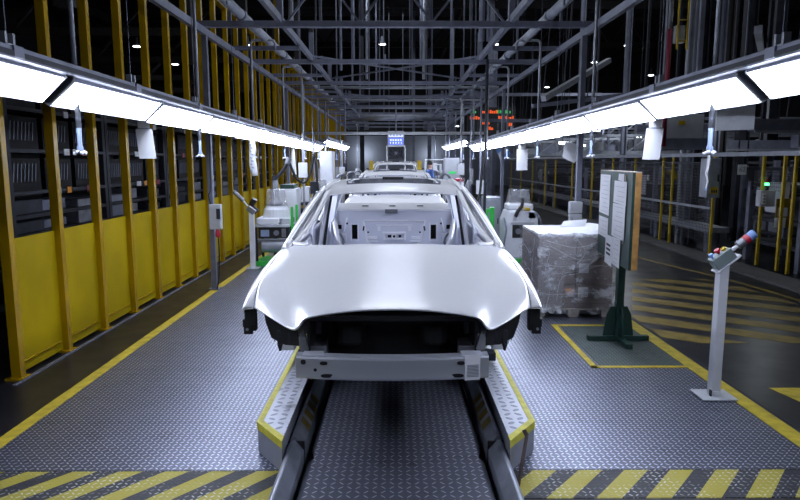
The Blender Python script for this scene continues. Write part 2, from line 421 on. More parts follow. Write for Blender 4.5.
# raised steps
for s, nm in ((-1, 'left'), (1, 'right')):
    t = thing('raised_step', 'low tread-plate step with bright yellow edges %s of the centre walkway' % nm, 'step', (s*.73, 4.1, 0), 'raised steps')
    poly = [(.835, 3.62), (.642, 3.355), (.642, 6.2), (.835, 6.2)]
    P = [(s*x, y) for x, y in poly]
    if s > 0: P = P[::-1]
    MB(t).prism(P, .001, .19).build('step_side', 'lsteel', t, bev=.003)
    b = MB(t); I = [(.802, 3.635), (.642, 3.415), (.642, 6.16), (.802, 6.16)]
    I = [(s*x, y) for x, y in I]
    if s > 0: I = I[::-1]
    b.prism(I, .19, .1935); b.build('step_tread', 'plate_s', t)
    b = MB(t)
    for a, c in (((.84, 3.63), (.84, 6.18)), ((.865, 3.62), (.642, 3.328))):
        pass
    b.bb(s*.802, s*.837, 3.62, 6.2, .19, .196)
    q = [(.837, 3.618), (.640, 3.350), (.640, 3.412), (.802, 3.635)]
    q = [(s*x, y) for x, y in q]
    b.prism(q if s < 0 else q[::-1], .19, .196)
    b.bb(s*.8355, s*.8395, 3.62, 6.2, .15, .1955)
    q = [(.8395, 3.619), (.6405, 3.346), (.6405, 3.351), (.836, 3.621)]
    q = [(s*x, y) for x, y in q]
    b.prism(q if s < 0 else q[::-1], .15, .1955)
    b.build('step_edge', 'edge_y', t)
t = thing('steel_stop_bar', 'rusty flat steel bar leaning upright at the right rail', 'bar', (.70, 3.30, 0))
MB(t).bar((.66, 3.20, 0), (.735, 3.36, .22), .012, .035).build('bar', 'rust', t)
MB(t).bar((.735, 3.36, .22), (.72, 3.37, .25), .010, .022).build('bent_tip', 'rust', t)

# ------------------------------------------------------------------ car body in white
def make_body():
    t = thing('car_body', 'silver bare-aluminium saloon body, nearest and front-most on the line', 'car body', (-.022, 5.6, .3), 'car bodies on the line')
    off = Vector((0, 5.6, .3))
    class CB(MB):
        def __init__(s): super().__init__(); s.off = off
    # --- hood
    cr = [.19, .205, .225, .26, .285, .31]
    half = [
     [(0,3.55,.906),(cr[0]-.03,3.552,.900),(cr[0]+.03,3.555,.896),(.40,3.57,.872),(.50,3.585,.848),(.532,3.592,.828),(.556,3.545,.768),(.64,3.60,.795),(.735,3.675,.828),(.848,3.785,.858)],
     [(0,3.575,.922),(cr[0]-.03,3.577,.917),(cr[0]+.03,3.58,.912),(.40,3.595,.890),(.50,3.612,.870),(.54,3.622,.852),(.575,3.60,.815),(.65,3.66,.838),(.745,3.735,.870),(.849,3.835,.915)],
     [(0,3.68,.952),(cr[1]-.03,3.68,.949),(cr[1]+.03,3.683,.941),(.40,3.70,.926),(.505,3.715,.914),(.56,3.73,.908),(.61,3.745,.900),(.67,3.78,.905),(.76,3.84,.928),(.85,3.92,.972)],
     [(0,3.90,1.0000),(cr[2]-.03,3.90,0.9980),(cr[2]+.03,3.90,0.9880),(.40,3.91,0.9760),(.51,3.92,0.9660),(.58,3.93,0.9650),(.64,3.95,0.9720),(.70,3.97,0.9830),(.78,4.01,0.9937),(.85,4.06,1.0000)],
     [(0,4.22,1.0580),(cr[3]-.03,4.22,1.0570),(cr[3]+.03,4.22,1.0470),(.40,4.22,1.0380),(.51,4.22,1.0290),(.59,4.23,1.0290),(.66,4.24,1.0380),(.72,4.26,1.0499),(.79,4.28,1.0464),(.85,4.30,1.0320)],
     [(0,4.55,1.1050),(cr[4]-.03,4.55,1.1040),(cr[4]+.03,4.56,1.0950),(.40,4.57,1.0880),(.51,4.58,1.0800),(.59,4.59,1.0780),(.66,4.60,1.0810),(.73,4.62,1.0848),(.80,4.63,1.0797),(.85,4.64,1.0620)],
     [(0,4.74,1.128),(cr[5]-.03,4.75,1.127),(cr[5]+.03,4.76,1.119),(.42,4.78,1.115),(.52,4.81,1.110),(.60,4.84,1.106),(.67,4.87,1.104),(.74,4.89,1.100),(.80,4.90,1.094),(.845,4.90,1.080)]]
    rows = []
    for h in half: rows.append([(-x, y, z) for x, y, z in h[:0:-1]]+list(h))
    CB().grid(rows).build('hood', 'alu', t, sub=3, thick=.012)
    # --- fenders: strip outside the seam, rolled over to the arch lip
    for s, nm in ((-1, 'left'), (1, 'right')):
        F = [[(.855,3.785,.858),(.885,3.775,.865),(.915,3.765,.868),(.922,3.775,.850),(.922,3.78,.83)],
             [(.856,3.835,.914),(.885,3.82,.908),(.916,3.81,.895),(.924,3.82,.870),(.924,3.83,.85)],
             [(.856,3.92,.971),(.885,3.91,.960),(.915,3.91,.935),(.926,3.91,.895),(.927,3.91,.872)],
             [(.856,4.06,.999),(.885,4.06,.990),(.915,4.06,.968),(.928,4.06,.925),(.929,4.06,.905)],
             [(.856,4.30,1.031),(.885,4.30,1.022),(.914,4.30,1.002),(.928,4.30,.95),(.931,4.30,.915)],
             [(.856,4.55,1.055),(.884,4.53,1.046),(.911,4.51,1.02),(.926,4.49,.95),(.930,4.47,.87)],
             [(.854,4.75,1.068),(.882,4.73,1.058),(.908,4.70,1.03),(.924,4.67,.93),(.928,4.63,.72)],
             [(.850,4.92,1.078),(.878,4.88,1.068),(.905,4.82,1.03),(.920,4.78,.85),(.915,4.70,.38)]]
        F = [[(s*x, y, z) for x, y, z in r] for r in F]
        CB().grid(F).build('fender', 'alu', t, sub=2, thick=.010)
    # --- doors and quarters (lower skins) with window frames
    def sidex(y, z):
        plan = .92 if y < 6.6 else .92-.10*((y-6.6)/1.6)**2
        lowr = 0 if z > .55 else -.05*((.55-z)/.25)**1.5
        up = 0 if z < .85 else -.09*((z-.85)/.22)**2
        return plan+lowr+up
    for s in (-1, 1):
        for nm, y0, y1 in (('front_door', 4.93, 6.05), ('rear_door', 6.06, 6.95)):
            rows = []
            for i in range(7):
                y = y0+(y1-y0)*i/6
                belt = 1.07+.03*(y-4.9)/3
                rows.append([(s*sidex(y, z), y, z) for z in (.32, .42, .55, .58, .7, .85, .96, belt-.03, belt)])
            d = CB().grid(rows).build(nm, 'alu', t, sub=1, thick=.02)
            # frame round the side window
            if nm == 'front_door': w = [(.85,4.98,1.09),(.80,5.30,1.24),(.745,5.65,1.37),(.695,5.95,1.455),(.69,6.03,1.47),(.72,6.03,1.36),(.80,6.03,1.20),(.84,6.03,1.09)]
            else: w = [(.84,6.08,1.09),(.78,6.08,1.25),(.70,6.08,1.46),(.675,6.4,1.49),(.68,6.75,1.46),(.72,6.98,1.38),(.76,6.98,1.25),(.83,6.95,1.10)]
            CB().tube(smooth_path([(s*x, y, z) for x, y, z in w], 4), .018, 6).build('window_frame', 'alu', d)
            CB().box((s*.925, y1-.15, .93), (.02, .14, .03)).build('handle_recess', 'bay', d)
        rows = []
        for i in range(13):
            y = 6.96+1.25*i/12
            a = math.sqrt(max(0, .34**2-(y-7.30)**2))
            zb = .45+a if a > 0 else .38
            zb = max(zb, .38); belt = 1.09+.03*(i/12)
            rows.append([(s*sidex(y, zb+(belt-zb)*k/5), y, zb+(belt-zb)*k/5) for k in range(6)])
        CB().grid(rows).build('rear_quarter', 'alu', t, sub=1, thick=.012)
        # sill
        CB().extrude([(s*.86, 4.72, .30), (s*.90, 4.72, .36), (s*.88, 4.72, .44), (s*.78, 4.72, .44), (s*.76, 4.72, .30)], (0, 2.3, 0)).build('sill', 'alu_in', t, bev=.01)
        # A pillar: outer skin, inner flange and groove
        pa = smooth_path([(s*.835,4.84,1.075),(s*.765,5.12,1.215),(s*.69,5.48,1.365),(s*.625,5.85,1.48),(s*.60,6.2,1.53),(s*.59,6.6,1.54),(s*.60,7.0,1.51),(s*.64,7.35,1.42),(s*.70,7.7,1.29),(s*.76,8.0,1.17)], 5)
        CB().tube(pa, .036, 10, flat=.8).build('roof_rail', 'alu', t, smooth=True)
        pb = smooth_path([(s*.66,4.855,1.112),(s*.735,4.87,1.108),(s*.765,4.93,1.122),(s*.70,5.16,1.215),(s*.628,5.48,1.375),(s*.585,5.70,1.478)], 5)
        CB().tube(pb, .026, 8, flat=.7).build('windscreen_flange', 'alu', t, smooth=True)
        pd = smooth_path([(s*.79,4.92,1.135),(s*.735,5.13,1.243),(s*.665,5.46,1.388),(s*.615,5.74,1.482)], 5)
        CB().tube(pd, .013, 8).build('pillar_groove', 'cast', t, smooth=True)
        CB().tube([(s*(abs(p.x)+.045), p.y+.02, p.z-.012) for p in pd], .008, 6).build('pillar_groove', 'cast', t, smooth=True)
        # pillars inside
        CB().extrude([(s*.83,5.98,.40),(s*.84,6.0,1.02),(s*.80,6.02,1.16),(s*.68,6.02,1.44),(s*.62,6.0,1.50),(s*.62,6.0,1.46),(s*.70,6.0,1.30),(s*.765,5.98,1.10),(s*.77,5.94,.8),(s*.78,5.9,.40)], (0, .13, 0)).build('centre_pillar', 'alu_in', t, bev=.008)
        CB().extrude([(s*.80,6.92,.45),(s*.83,7.0,1.05),(s*.78,7.0,1.22),(s*.66,7.0,1.46),(s*.60,7.0,1.49),(s*.56,7.0,1.44),(s*.62,7.0,1.28),(s*.64,6.95,1.10),(s*.62,6.9,.45)], (0, .30, 0)).build('rear_pillar', 'alu_in', t, bev=.01)
        # hanging inner panel between the front pillars with stiffening ribs (door inner seen through the opening)
        b = CB(); b.extrude([(s*.80, 4.95, .50), (s*.80, 5.95, .50), (s*.80, 5.95, 1.04), (s*.80, 4.95, 1.04)], (s*-.02, 0, 0))
        d = b.build('door_inner', 'alu_in', t, bev=.006)
        b = CB().tube([(s*.775,5.0,.95),(s*.775,5.9,.95)], .022, 6); b.tube([(s*.775,5.1,.6),(s*.775,5.8,.98)], .016, 6); b.build('door_beam', 'alu', d)
        # black bracket at the fender tip
        b = CB().box((s*.885, 3.845, .79), (.07, .05, .10)).box((s*.90, 3.835, .715), (.055, .03, .07)).box((s*.865, 3.85, .75), (.03, .05, .10))
        b.box((s*.925, 3.84, .75), (.016, .04, .05))
        br = b.build('fender_bracket', 'dkbracket', t, bev=.004)
        CB().tube([(s*.905, 3.816, .712), (s*.905, 3.828, .712)], .009, 10).build('bolt_hole', 'lsteel', br)
        # wheel housing
        rows = []
        for i in range(15):
            a = PI*.15+PI*.82*i/14
            y = 4.27-.37*math.cos(a); z = .47+.40*math.sin(a)
            rows.append([(s*x, y, z) for x in (.46, .60, .74, .80-(.03 if i < 4 else 0))])
        CB().grid(rows).build('wheel_housing', 'cast', t, smooth=True, thick=.01)
        # headlamp bracket: a grey gusset, shade painted in, dropping from the hood edge
        b = CB().extrude([(s*.57,3.66,.79),(s*.80,3.80,.86),(s*.785,3.80,.76),(s*.75,3.79,.665),(s*.66,3.74,.635),(s*.56,3.68,.645)], (0,.015,0))
        b.extrude([(s*.80,3.80,.86),(s*.80,4.1,.86),(s*.75,4.0,.66),(s*.75,3.79,.665)], (s*-.012,0,0))
        g = b.build('headlamp_bracket', 'dkbracket', t, bev=.003)
        b = CB().box((s*.69, 3.755, .675), (.03, .03, .10)).tube([(s*.69,3.75,.64),(s*.69,3.75,.595)], [.018,.008], 8)
        b.box((s*.61, 3.715, .69), (.05, .02, .07)); b.build('fixing', 'dsteel', g, bev=.003)
        # crash can between rail and bumper beam
        b = CB().bb(s*.42, s*.52, 3.56, 4.2, .515, .615); b.bb(s*.40, s*.56, 3.70, 3.715, .50, .64)
        b.build('crash_can', 'cast', t, bev=.004)
        CB().extrude([(s*.50,3.64,.634),(s*.555,3.65,.634),(s*.56,3.66,.70),(s*.535,3.66,.76),(s*.515,3.66,.70)], (0,.02,0)).build('grille_bracket', 'cast', t)
    # --- roof skin with sunroof opening
    ycol = [5.63, 5.68, 5.76, 5.86, 5.92, 6.35, 6.74, 6.80, 7.0, 7.08]
    zc = [1.482, 1.502, 1.524, 1.541, 1.549, 1.572, 1.580, 1.578, 1.555, 1.535]
    xw = [.585, .59, .59, .588, .585, .58, .575, .575, .57, .57]
    us = [-1, -.9, -.72, -.4, 0, .4, .72, .9, 1]
    rows = [[(u*w, y+(.03*u*u if y < 5.9 else 0)-.03*(1 if y < 5.9 else 0), z-.028*abs(u)**2.4) for u in us] for y, z, w in zip(ycol, zc, xw)]
    skip = [(i, j) for i in (4, 5) for j in (2, 3, 4, 5)]
    rf = CB().grid(rows, skip).build('roof_panel', 'alu', t, sub=2, thick=.012)
    CB().bb(-.42, .42, 6.70, 6.742, 1.49, 1.566).bb(-.42, .42, 5.94, 6.70, 1.49, 1.498).build('sunroof_cassette', 'cast', rf)
    CB().bb(-.43, .43, 5.905, 5.92, 1.515, 1.546).bb(-.43, .43, 6.745, 6.76, 1.565, 1.575).bb(-.44, -.425, 5.92, 6.745, 1.52, 1.565).bb(.425, .44, 5.92, 6.745, 1.52, 1.565).build('sunroof_frame', 'cast', rf)
    CB().bb(-.12, .10, 6.70, 6.74, 1.555, 1.583).build('sunroof_stop', 'bay', rf)
    b = CB(); b.extrude([(-.56, 5.67, 1.455), (.56, 5.67, 1.455), (.56, 5.67, 1.475), (-.56, 5.67, 1.475)], (0, .16, .03)); b.build('roof_header', 'alu_in', t, bev=.01)
    # --- cowl, bulkheads, floor
    b = CB().extrude([(-.78, 4.93, .50), (.78, 4.93, .50), (.78, 4.93, 1.06), (-.78, 4.93, 1.06)], (0, .02, 0))
    b.extrude([(-.76, 4.86, 1.02), (.76, 4.86, 1.02), (.76, 4.86, 1.065), (-.76, 4.86, 1.065)], (0, .14, 0)); b.build('cowl_panel', 'alu_in', t, bev=.006)
    b = CB().tube([(-.78, 5.12, .98), (.78, 5.12, .98)], .03, 10); b.box((-.36, 5.12, .92), (.10, .06, .14)).box((.1, 5.12, .9), (.05, .04, .16)); b.build('dash_beam', 'alu', t, smooth=False)
    b = CB().bb(-.78, .78, 4.95, 8.1, .36, .375).bb(-.12, .12, 4.95, 7.0, .375, .50)
    for k in range(5): b.bb(-.76, .76, 5.3+k*.42, 5.36+k*.42, .375, .42)
    b.build('floor_pan', 'alu_in', t, bev=.006)
    # rear bulkhead with openings (real holes)
    def holes_panel(x0, x1, z0, z1, y, th, holes, name):
        bm = bmesh.new()
        xs = sorted({x0, x1} | {h[0] for h in holes} | {h[1] for h in holes}); zs = sorted({z0, z1} | {h[2] for h in holes} | {h[3] for h in holes})
        b = CB(); rows = [[(x, y, z) for x in xs] for z in zs]
        sk = [(i, j) for i in range(len(zs)-1) for j in range(len(xs)-1) if any(h[0] <= (xs[j]+xs[j+1])/2 <= h[1] and h[2] <= (zs[i]+zs[i+1])/2 <= h[3] for h in holes)]
        bm.free(); b.grid(rows, sk); return b.build(name, 'alu_in', t, thick=th)
    hs = []
    for s in (-1, 1):
        hs += [tuple(sorted((s*.41, s*.47)))+(.885, 1.045), tuple(sorted((s*.585, s*.645)))+(.995, 1.045)]
    hs += [(-.07, -.03, .90, .93), (.05, .08, .90, .93), (-.30, -.28, .95, .97), (.28, .30, .95, .97)]
    bk = holes_panel(-.68, .68, .42, 1.21, 7.02, .012, hs, 'rear_bulkhead')
    CB().bb(-.69, .69, 7.10, 7.11, .42, 1.19).build('boot_shade_panel', 'bay', t)  # added dark sheet so the bulkhead holes look shaded black
    # embossed frames and ribs on it
    b = CB()
    for s in (-1, 1):
        fr = [(s*.40, 7.012, .865), (s*.48, 7.012, .865), (s*.48, 7.012, 1.065), (s*.40, 7.012, 1.065), (s*.40, 7.012, .865)]
        b.tube(fr, .007, 6)
        b.tube([(s*.34, 7.01, 1.09), (s*.30, 7.01, .85), (s*.22, 7.01, .80)], .012, 6)
        b.tube([(s*.66, 7.01, .86), (s*.56, 7.01, .98), (s*.52, 7.01, 1.12)], .012, 6)
        b.box((s*.24, 7.0, .90), (.10, .02, .03)).box((s*.24, 7.0, .86), (.12, .02, .012)).box((s*.17, 7.0, 1.0), (.03, .02, .05)).box((s*.58, 6.99, .90), (.10, .05, .10))
    b.tube([(-.34, 7.01, 1.09), (.34, 7.01, 1.09)], .010, 6); b.tube([(-.2, 7.01, 1.04), (.2, 7.01, 1.04)], .007, 6)
    b.box((0, 6.99, .955), (.26, .05, .02)).box((0, 6.99, .885), (.20, .05, .012)).box((-.11, 6.99, .92), (.02, .05, .08)).box((.12, 6.99, .92), (.02, .05, .08)).box((.0, 6.985, .92), (.05, .03, .05))
    b.build('pressed_rib', 'alu', bk, bev=.003)
    b = CB().tube([(0.0, 6.955, .92), (0.0, 6.968, .92)], .014, 12); b.build('boss_hole', 'bay', bk)
    b = CB().extrude([(-.66, 7.0, 1.198), (.66, 7.0, 1.198), (.66, 7.0, 1.222), (-.66, 7.0, 1.222)], (0, .62, .028))
    ps = b.build('parcel_shelf', 'alu', t, bev=.006)
    b = CB().bb(-.10, .04, 6.983, 7.002, 1.175, 1.218); b.build('shelf_tab', 'cast', ps)
    b = CB()
    for x in (-.33, -.02, .3): b.box((x, 7.25, 1.2395), (.07, .05, .008))
    b.build('speaker_opening', 'bay', ps)
    b = CB()
    for s in (-1, 1):
        b.tube(smooth_path([(s*.50, 6.60, .45), (s*.56, 6.66, .78), (s*.62, 6.8, .94), (s*.66, 6.95, 1.10)], 4), .03, 8)
    b.build('side_brace', 'alu', t, smooth=True)
    for s in (-1, 1):
        CB().tube([(s*.70, 6.16, .60), (s*.685, 6.16, .95), (s*.645, 6.16, 1.22), (s*.605, 6.16, 1.45)], .014, 6).build('pillar_painted_shadow', 'bay', t)  # dark tube drawn as the shadow strip beside the centre pillar
        CB().tube([(s*.735, 6.15, .60), (s*.72, 6.15, .95), (s*.67, 6.15, 1.24), (s*.625, 6.15, 1.46)], .02, 6).build('pillar_reinforcement', 'alu', t)
        CB().tube(smooth_path([(s*.60, 6.95, .70), (s*.56, 6.93, .86), (s*.60, 6.93, .95), (s*.66, 6.95, .93)], 4), .012, 6).build('seat_back_bracket', 'cast', t)
        CB().tube([(s*.345, 7.0, .98), (s*.335, 7.0, 1.03)], .008, 6).build('clip', 'bay', t)
        CB().tube([(s*.525, 7.0, 1.06), (s*.525, 7.01, 1.06)], .012, 10).build('small_hole', 'bay', t)
    # inner rear side panels
    for s in (-1, 1):
        CB().extrude([(s*.70, 6.3, .45), (s*.70, 7.1, .45), (s*.68, 7.1, 1.15), (s*.70, 6.9, 1.08), (s*.70, 6.5, .72)], (s*-.02, 0, 0)).build('wheel_well_inner', 'alu_in', t, bev=.01)
    # trunk
    tr = [[(u*.62, 7.70, 1.19+.0*abs(u)) for u in us], [(u*.68, 7.85, 1.205-.02*u*u) for u in us], [(u*.72, 8.12, 1.19-.04*u*u) for u in us], [(u*.72, 8.25, 1.15-.05*u*u) for u in us], [(u*.70, 8.29, .95) for u in us], [(u*.68, 8.28, .70) for u in us]]
    CB().grid(tr).build('boot_lid', 'alu', t, sub=2, thick=.012)
    CB().grid([[(u*.80, 8.22, .80-.0*u) for u in us], [(u*.80, 8.24, .6) for u in us], [(u*.80, 8.2, .40) for u in us]]).build('rear_panel', 'alu_in', t, thick=.012)
    for s in (-1, 1):
        CB().grid([[(s*.62,7.62,1.20),(s*.70,7.68,1.18),(s*.80,7.7,1.11)],[(s*.68,7.9,1.19),(s*.75,7.95,1.17),(s*.82,7.98,1.12)],[(s*.72,8.2,1.14),(s*.76,8.2,1.13),(s*.81,8.2,1.11)],[(s*.70,8.27,.8),(s*.76,8.24,.8),(s*.82,8.2,.8)]]).build('rear_corner', 'alu', t, sub=1, thick=.01)
    # --- engine bay, shade of the bare aluminium painted in near-black
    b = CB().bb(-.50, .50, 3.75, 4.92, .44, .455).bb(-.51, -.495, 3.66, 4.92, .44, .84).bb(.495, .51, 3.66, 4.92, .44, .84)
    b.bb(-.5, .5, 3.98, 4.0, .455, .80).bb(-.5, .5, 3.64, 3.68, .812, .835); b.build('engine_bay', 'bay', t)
    b = CB()
    for s in (-1, 1): b.lathe((s*.27, 3.93, .60), [(.09,0),(.10,.02),(.10,.12),(.06,.14)], 16)
    b.box((0, 3.9, .74), (.7, .05, .03)); b.build('cooling_pack_mount', 'black', t)
    # --- bumper beam
    n = 16; b = CB(); rows = []
    for i in range(n+1):
        u = -1+2*i/n; x = u*.56; y = 3.475+.055*u*u
        rows.append([(x, y+d, z) for d, z in ((0,.500),(-.004,.512),(-.001,.54),(0,.565),(0,.62),(.004,.632),(.085,.632),(.085,.50),(0,.500))])
    b.grid(rows); e = len(rows[0])
    for i in (0, n): b.f.append(tuple(i*e+k for k in range(e-1)))
    bb_ = b.build('bumper_beam', 'beam', t)
    for s in (-1, 1):
        b = CB()
        for (x, z, w, h) in ((.395, .598, .045, .022), (.375, .524, .075, .022), (.515, .60, .03, .03)):
            y = 3.475+.055*(x/.56)**2
            if x > .5 and s > 0: continue
            b.extrude([(s*(x+w/2*(math.copysign(abs(math.cos(a))**.6, math.cos(a)))), y-.006, z+h/2*math.sin(a)) for a in [k*PI/8 for k in range(16)]], (0,.004,0))
        if s < 0: b.lathe((-.445, 0, 0), [(.0001, 0), (.0001, .0001)], 3)
        b.tube([(s*.445, 3.507, .555), (s*.445, 3.514, .555)], .010, 12)
        b.build('slot', 'bay', bb_)
    b = CB(); b.box((.463, 3.508, .566), (.092, .003, .145), (0, 0, R(9.5))).build('paper_label', 'paper', bb_)['label'] = 'white paper label wrapped over the beam'
    b = CB()
    for k in range(9): b.box((.466, 3.506, .515+k*.0085), (.070, .002, .0035), (0, 0, R(9.5)))
    b.build('label_print', 'steel', bb_)
    b = CB()
    for s in (-1, 1): b.bb(s*.40, s*.52, 3.52, 3.60, .6325, .642)
    b.build('beam_bracket', 'alu_in', bb_, bev=.002)
    return t
car = make_body()
car2 = dup(car, (-.02, 12.6, .3), 'silver bare car body directly behind the nearest one', 'car bodies on the line')
car3 = dup(car, (-.0, 19.8, .47), 'silver bare car body raised up, farthest of the three in line', 'car bodies on the line')
def skid(y, dz, lb):
    t = thing('body_carrier', lb, 'carrier', (0, y, 0), 'body carriers')
    for s in (-1, 1):
        MB().bb(s*.55, s*.64, -1.0, 2.4, .13, .30+dz).build('skid_runner', 'dsteel', t)
    for k in (-.9, .6, 2.3):
        MB().bb(-.76, .76, k-.06, k+.06, .24+dz, .298+dz).build('cross_bar', 'dsteel', t)
    return t
skid(5.6, 0, 'dark steel carrier skid under the nearest car body'); skid(12.6, 0, 'dark steel carrier skid under the second car body'); skid(19.8, .17, 'dark tall steel carrier under the farthest car body')
# ------------------------------------------------------------------ left fence of yellow posts and sheet panels
t = thing('guard_fence', 'tall yellow fence of close-set square posts with low yellow sheet panels on the left', 'fence', (-3.09, 4.9, 0))
NP = 46
for i in range(NP):
    y = 4.93+.762*i
    p = MB(t).bb(-3.125, -3.045, y+.01, y+.08, -.012, 4.45).build('post', 'postyel', t, bev=.004)
    if i < 10:
        MB(t).bb(-3.16, -3.02, y-.02, y+.12, -.012, .004).build('foot_plate', 'postyel', p)
    if i < NP-1:
        MB(t).bb(-3.112, -3.10, y+.08, y+.772, .015, 1.125).build('panel', 'panelyel', t)
    if i < 12:
        MB(t).bb(-3.10, -3.085, y+.13, y+.73, .10, .106).build('panel_fold', 'postyel', t)
MB(t).bb(-3.15, -3.03, 9.4, 40, 4.45, 4.53).build('top_rail', 'postyel', t)
MB(t).bb(-3.03, -3.0, 4.8, 40, -.012, -.002).build('sealant_strip', 'steel', t)
# behind it: parts racks
def ticks(t, x, y0, y1, z, h, n):
    b = MB(t)
    for k in range(n):
        y = y0+(y1-y0)*(k+.5)/n
        b.bar((x, y, z), (x, y+.05, z+h), .018, .03)
    b.build('hanging_part', 'lsteel', t)
RK = []
for i in range(12):
    y0 = 4.4+2.3*i; x = -4.1
    t = thing('parts_rack', '%s black parts rack from the viewer behind the yellow fence' % ORD[i], 'rack', (x-.4, y0+1.1, -.012), 'parts racks behind the yellow fence')
    for yy in (y0, y0+2.2):
        for xx in (x, x-.8): MB(t).bb(xx-.04, xx+.04, yy-.04, yy+.04, -.012, 2.8).build('upright', 'dsteel', t)
    for z in (.25, .62, .95, 1.16, 1.42, 1.88, 2.33):
        MB(t).bb(x-.84, x+.04, y0+.04, y0+2.16, z-.04, z).build('shelf', 'sheetgrey' if z < 1.1 else 'dsteel', t)
    for k, (z, c) in enumerate(((1.38, 'paper'), (1.38, 'red'), (1.84, 'paper'), (1.84, 'red'), (2.29, 'paper'), (1.38, 'orange'), (1.84, 'paper'))):
        if random.random() < .8:
            yy = y0+.25+random.random()*1.6
            MB(t).bb(x+.042, x+.05, yy, yy+random.choice((.1, .16, .2)), z-.02, z+.055).build('shelf_label', 'darkred' if c == 'red' else c, t)
    RK.append((x, y0, t))
for i, (x, y0, t) in enumerate(RK):
    if i > 7: break
    proto = None
    for lv, z in (('waist-high', 1.42), ('upper', 1.88), ('top', 2.33)):
        for k in range(3):
            yy = y0+.40+k*.70
            if proto is None:
                proto = thing('parts_crate', 'x', 'crate', (x-.35, yy, z), 'black parts crates in the racks')
                b = MB().bb(-.32, .32, -.3, .3, 0, .02)
                for sx in (-1, 1): b.bb(sx*.30, sx*.32, -.3, .3, .02, .36).bb(-.3, .3, sx*.28, sx*.30, .02, .36)
                b.build('crate_shell', 'crate', proto)
                b = MB()
                for q in range(7): b.bar((.325, -.25+q*.07, .10), (.325, -.215+q*.07, .30), .009, .014)
                b.build('bright_slats', 'steel', proto); c = proto
            else: c = dup(proto, (x-.35, yy, z), 'x')
            c['label'] = '%s black crate of bright slats on the %s shelf of the %s rack' % (('nearest', 'middle', 'farthest')[k], lv, ORD[i])
            c['group'] = 'black parts crates in the racks'
    for zz, lv in ((.95, 'lower'), (1.16, 'second')):
        for k in range(3):
            yy = y0+.1+k*.7; h = .10+.03*((i+2*k+int(zz)) % 3)
            c = tag(MB().bb(x-.7, x-.02-.1*(k % 2), yy, yy+.52+.06*(i % 2), zz, zz+h).build('metal_box', ('cast', 'sheetgrey', 'steel')[(i+k) % 3], bev=.01), '%s grey metal box on the %s grey shelf of the %s rack' % (('nearest', 'middle', 'farthest')[k], lv, ORD[i]), 'box', 'grey boxes in the racks')
# ------------------------------------------------------------------ luminaires over the deck edges
def luminaire(nm='luminaire'):
    t = thing('strip_luminaire', 'x', 'light', (0, 0, 0), 'strip luminaires')
    L = 1.555
    # cross section for the left side: upper inner edge at (0,0), lower outer edge at (-.15,-.15)
    b = MB(); b.extrude([(-.15, 0, -.150), (-.19, 0, -.135), (-.13, 0, .03), (.01, 0, .03), (.012, 0, .0)], (0, L, 0))
    b.build('housing', 'steel', t, bev=.004)
    b = MB(); n = Vector((.7, 0, -.7)).normalized()*.004
    b.extrude([Vector((-.143, .02, -.147))+n, Vector((.004, .02, -.004))+n, Vector((.004, L-.02, -.004))+n, Vector((-.143, L-.02, -.147))+n], n)
    b.build('diffuser', 'lamp', t)
    for y in (0, L-.015): MB().extrude([(-.155, y, -.158), (-.19, y, -.135), (-.13, y, .03), (.012, y, .03), (.018, y, -.004)], (0, .015, 0)).build('end_cap', 'offw', t)
    b = MB().bb(-.155, -.148, 0, L, -.158, -.146); b.build('trim_edge', 'offw', t)
    return t
lum = None
for s, nm, ystart in ((-1, 'left', 4.205), (1, 'right', 3.95)):
    rng = list(range(-2, 9))
    for k in rng:
        y = ystart+1.585*k if k >= 0 else ystart-.06+1.585*k
        z = 2.263-.0068*(y-4)
        lb = '%s glowing strip light from the viewer in the near %s row' % (ORD[k+2], nm)
        if lum is None: lum = luminaire(); o = lum; o['label'] = lb
        else: o = dup(lum, (0, 0, 0), lb)
        o['group'] = 'glowing strip lights of the near %s row' % nm
        if s < 0: o.location = (-2.1, y, z)
        else: o.location = (2.1, y+1.555, z); o.rotation_euler = (0, 0, PI)
    for k in range(6):
        y = 19.2+1.6*k; lb = '%s glowing strip light in the far upper %s row' % (ORD[k], nm)
        o = dup(lum, (s*2.1, y+(1.555 if s > 0 else 0), 2.375), lb, 'glowing strip lights of the far %s row' % nm, rz=PI if s > 0 else 0)
    t = thing('light_rail', 'long grey channel carrying the near %s row of strip lights' % nm, 'rail', (s*2.08, 4, 2.3), 'light rails')
    MB(t).bar((s*2.07, .8, 2.342), (s*2.07, 18.7, 2.222), .09, .065).build('channel', 'steel', t, bev=.006)
    MB(t).bar((s*2.02, .8, 2.332), (s*2.02, 18.7, 2.212), .01, .03).build('channel_lip', 'dsteel', t)
    for k in range(11):
        y = 1.9+1.585*k; z = 2.263-.0068*(y-4)+.1
        MB(t).bb(s*2.05, s*2.09, y-.045, y-.025, z, z+.06).bb(s*2.05, s*2.09, y-.045, y+.045, z-.004, z+.003).bb(s*2.05, s*2.09, y+.025, y+.045, z, z+.06).build('hanger_clip', 'lsteel', t)
        MB(t).bb(s*2.028, s*2.014, y-.03, y+.06, z-.07, z-.01).build('clip_plate', 'steel', t)
        MB(t).tube([(s*2.07, y, z+.02), (s*2.07, y, 3.46)], .0035, 6).build('hanger_wire', 'steel', t)
    t = thing('light_rail', 'shorter grey channel carrying the far %s row of strip lights' % nm, 'rail', (s*2.08, 19.5, 2.4), 'light rails')
    MB(t).bb(s*2.025, s*2.115, 19.1, 28.9, 2.41, 2.475).build('channel', 'lsteel', t)
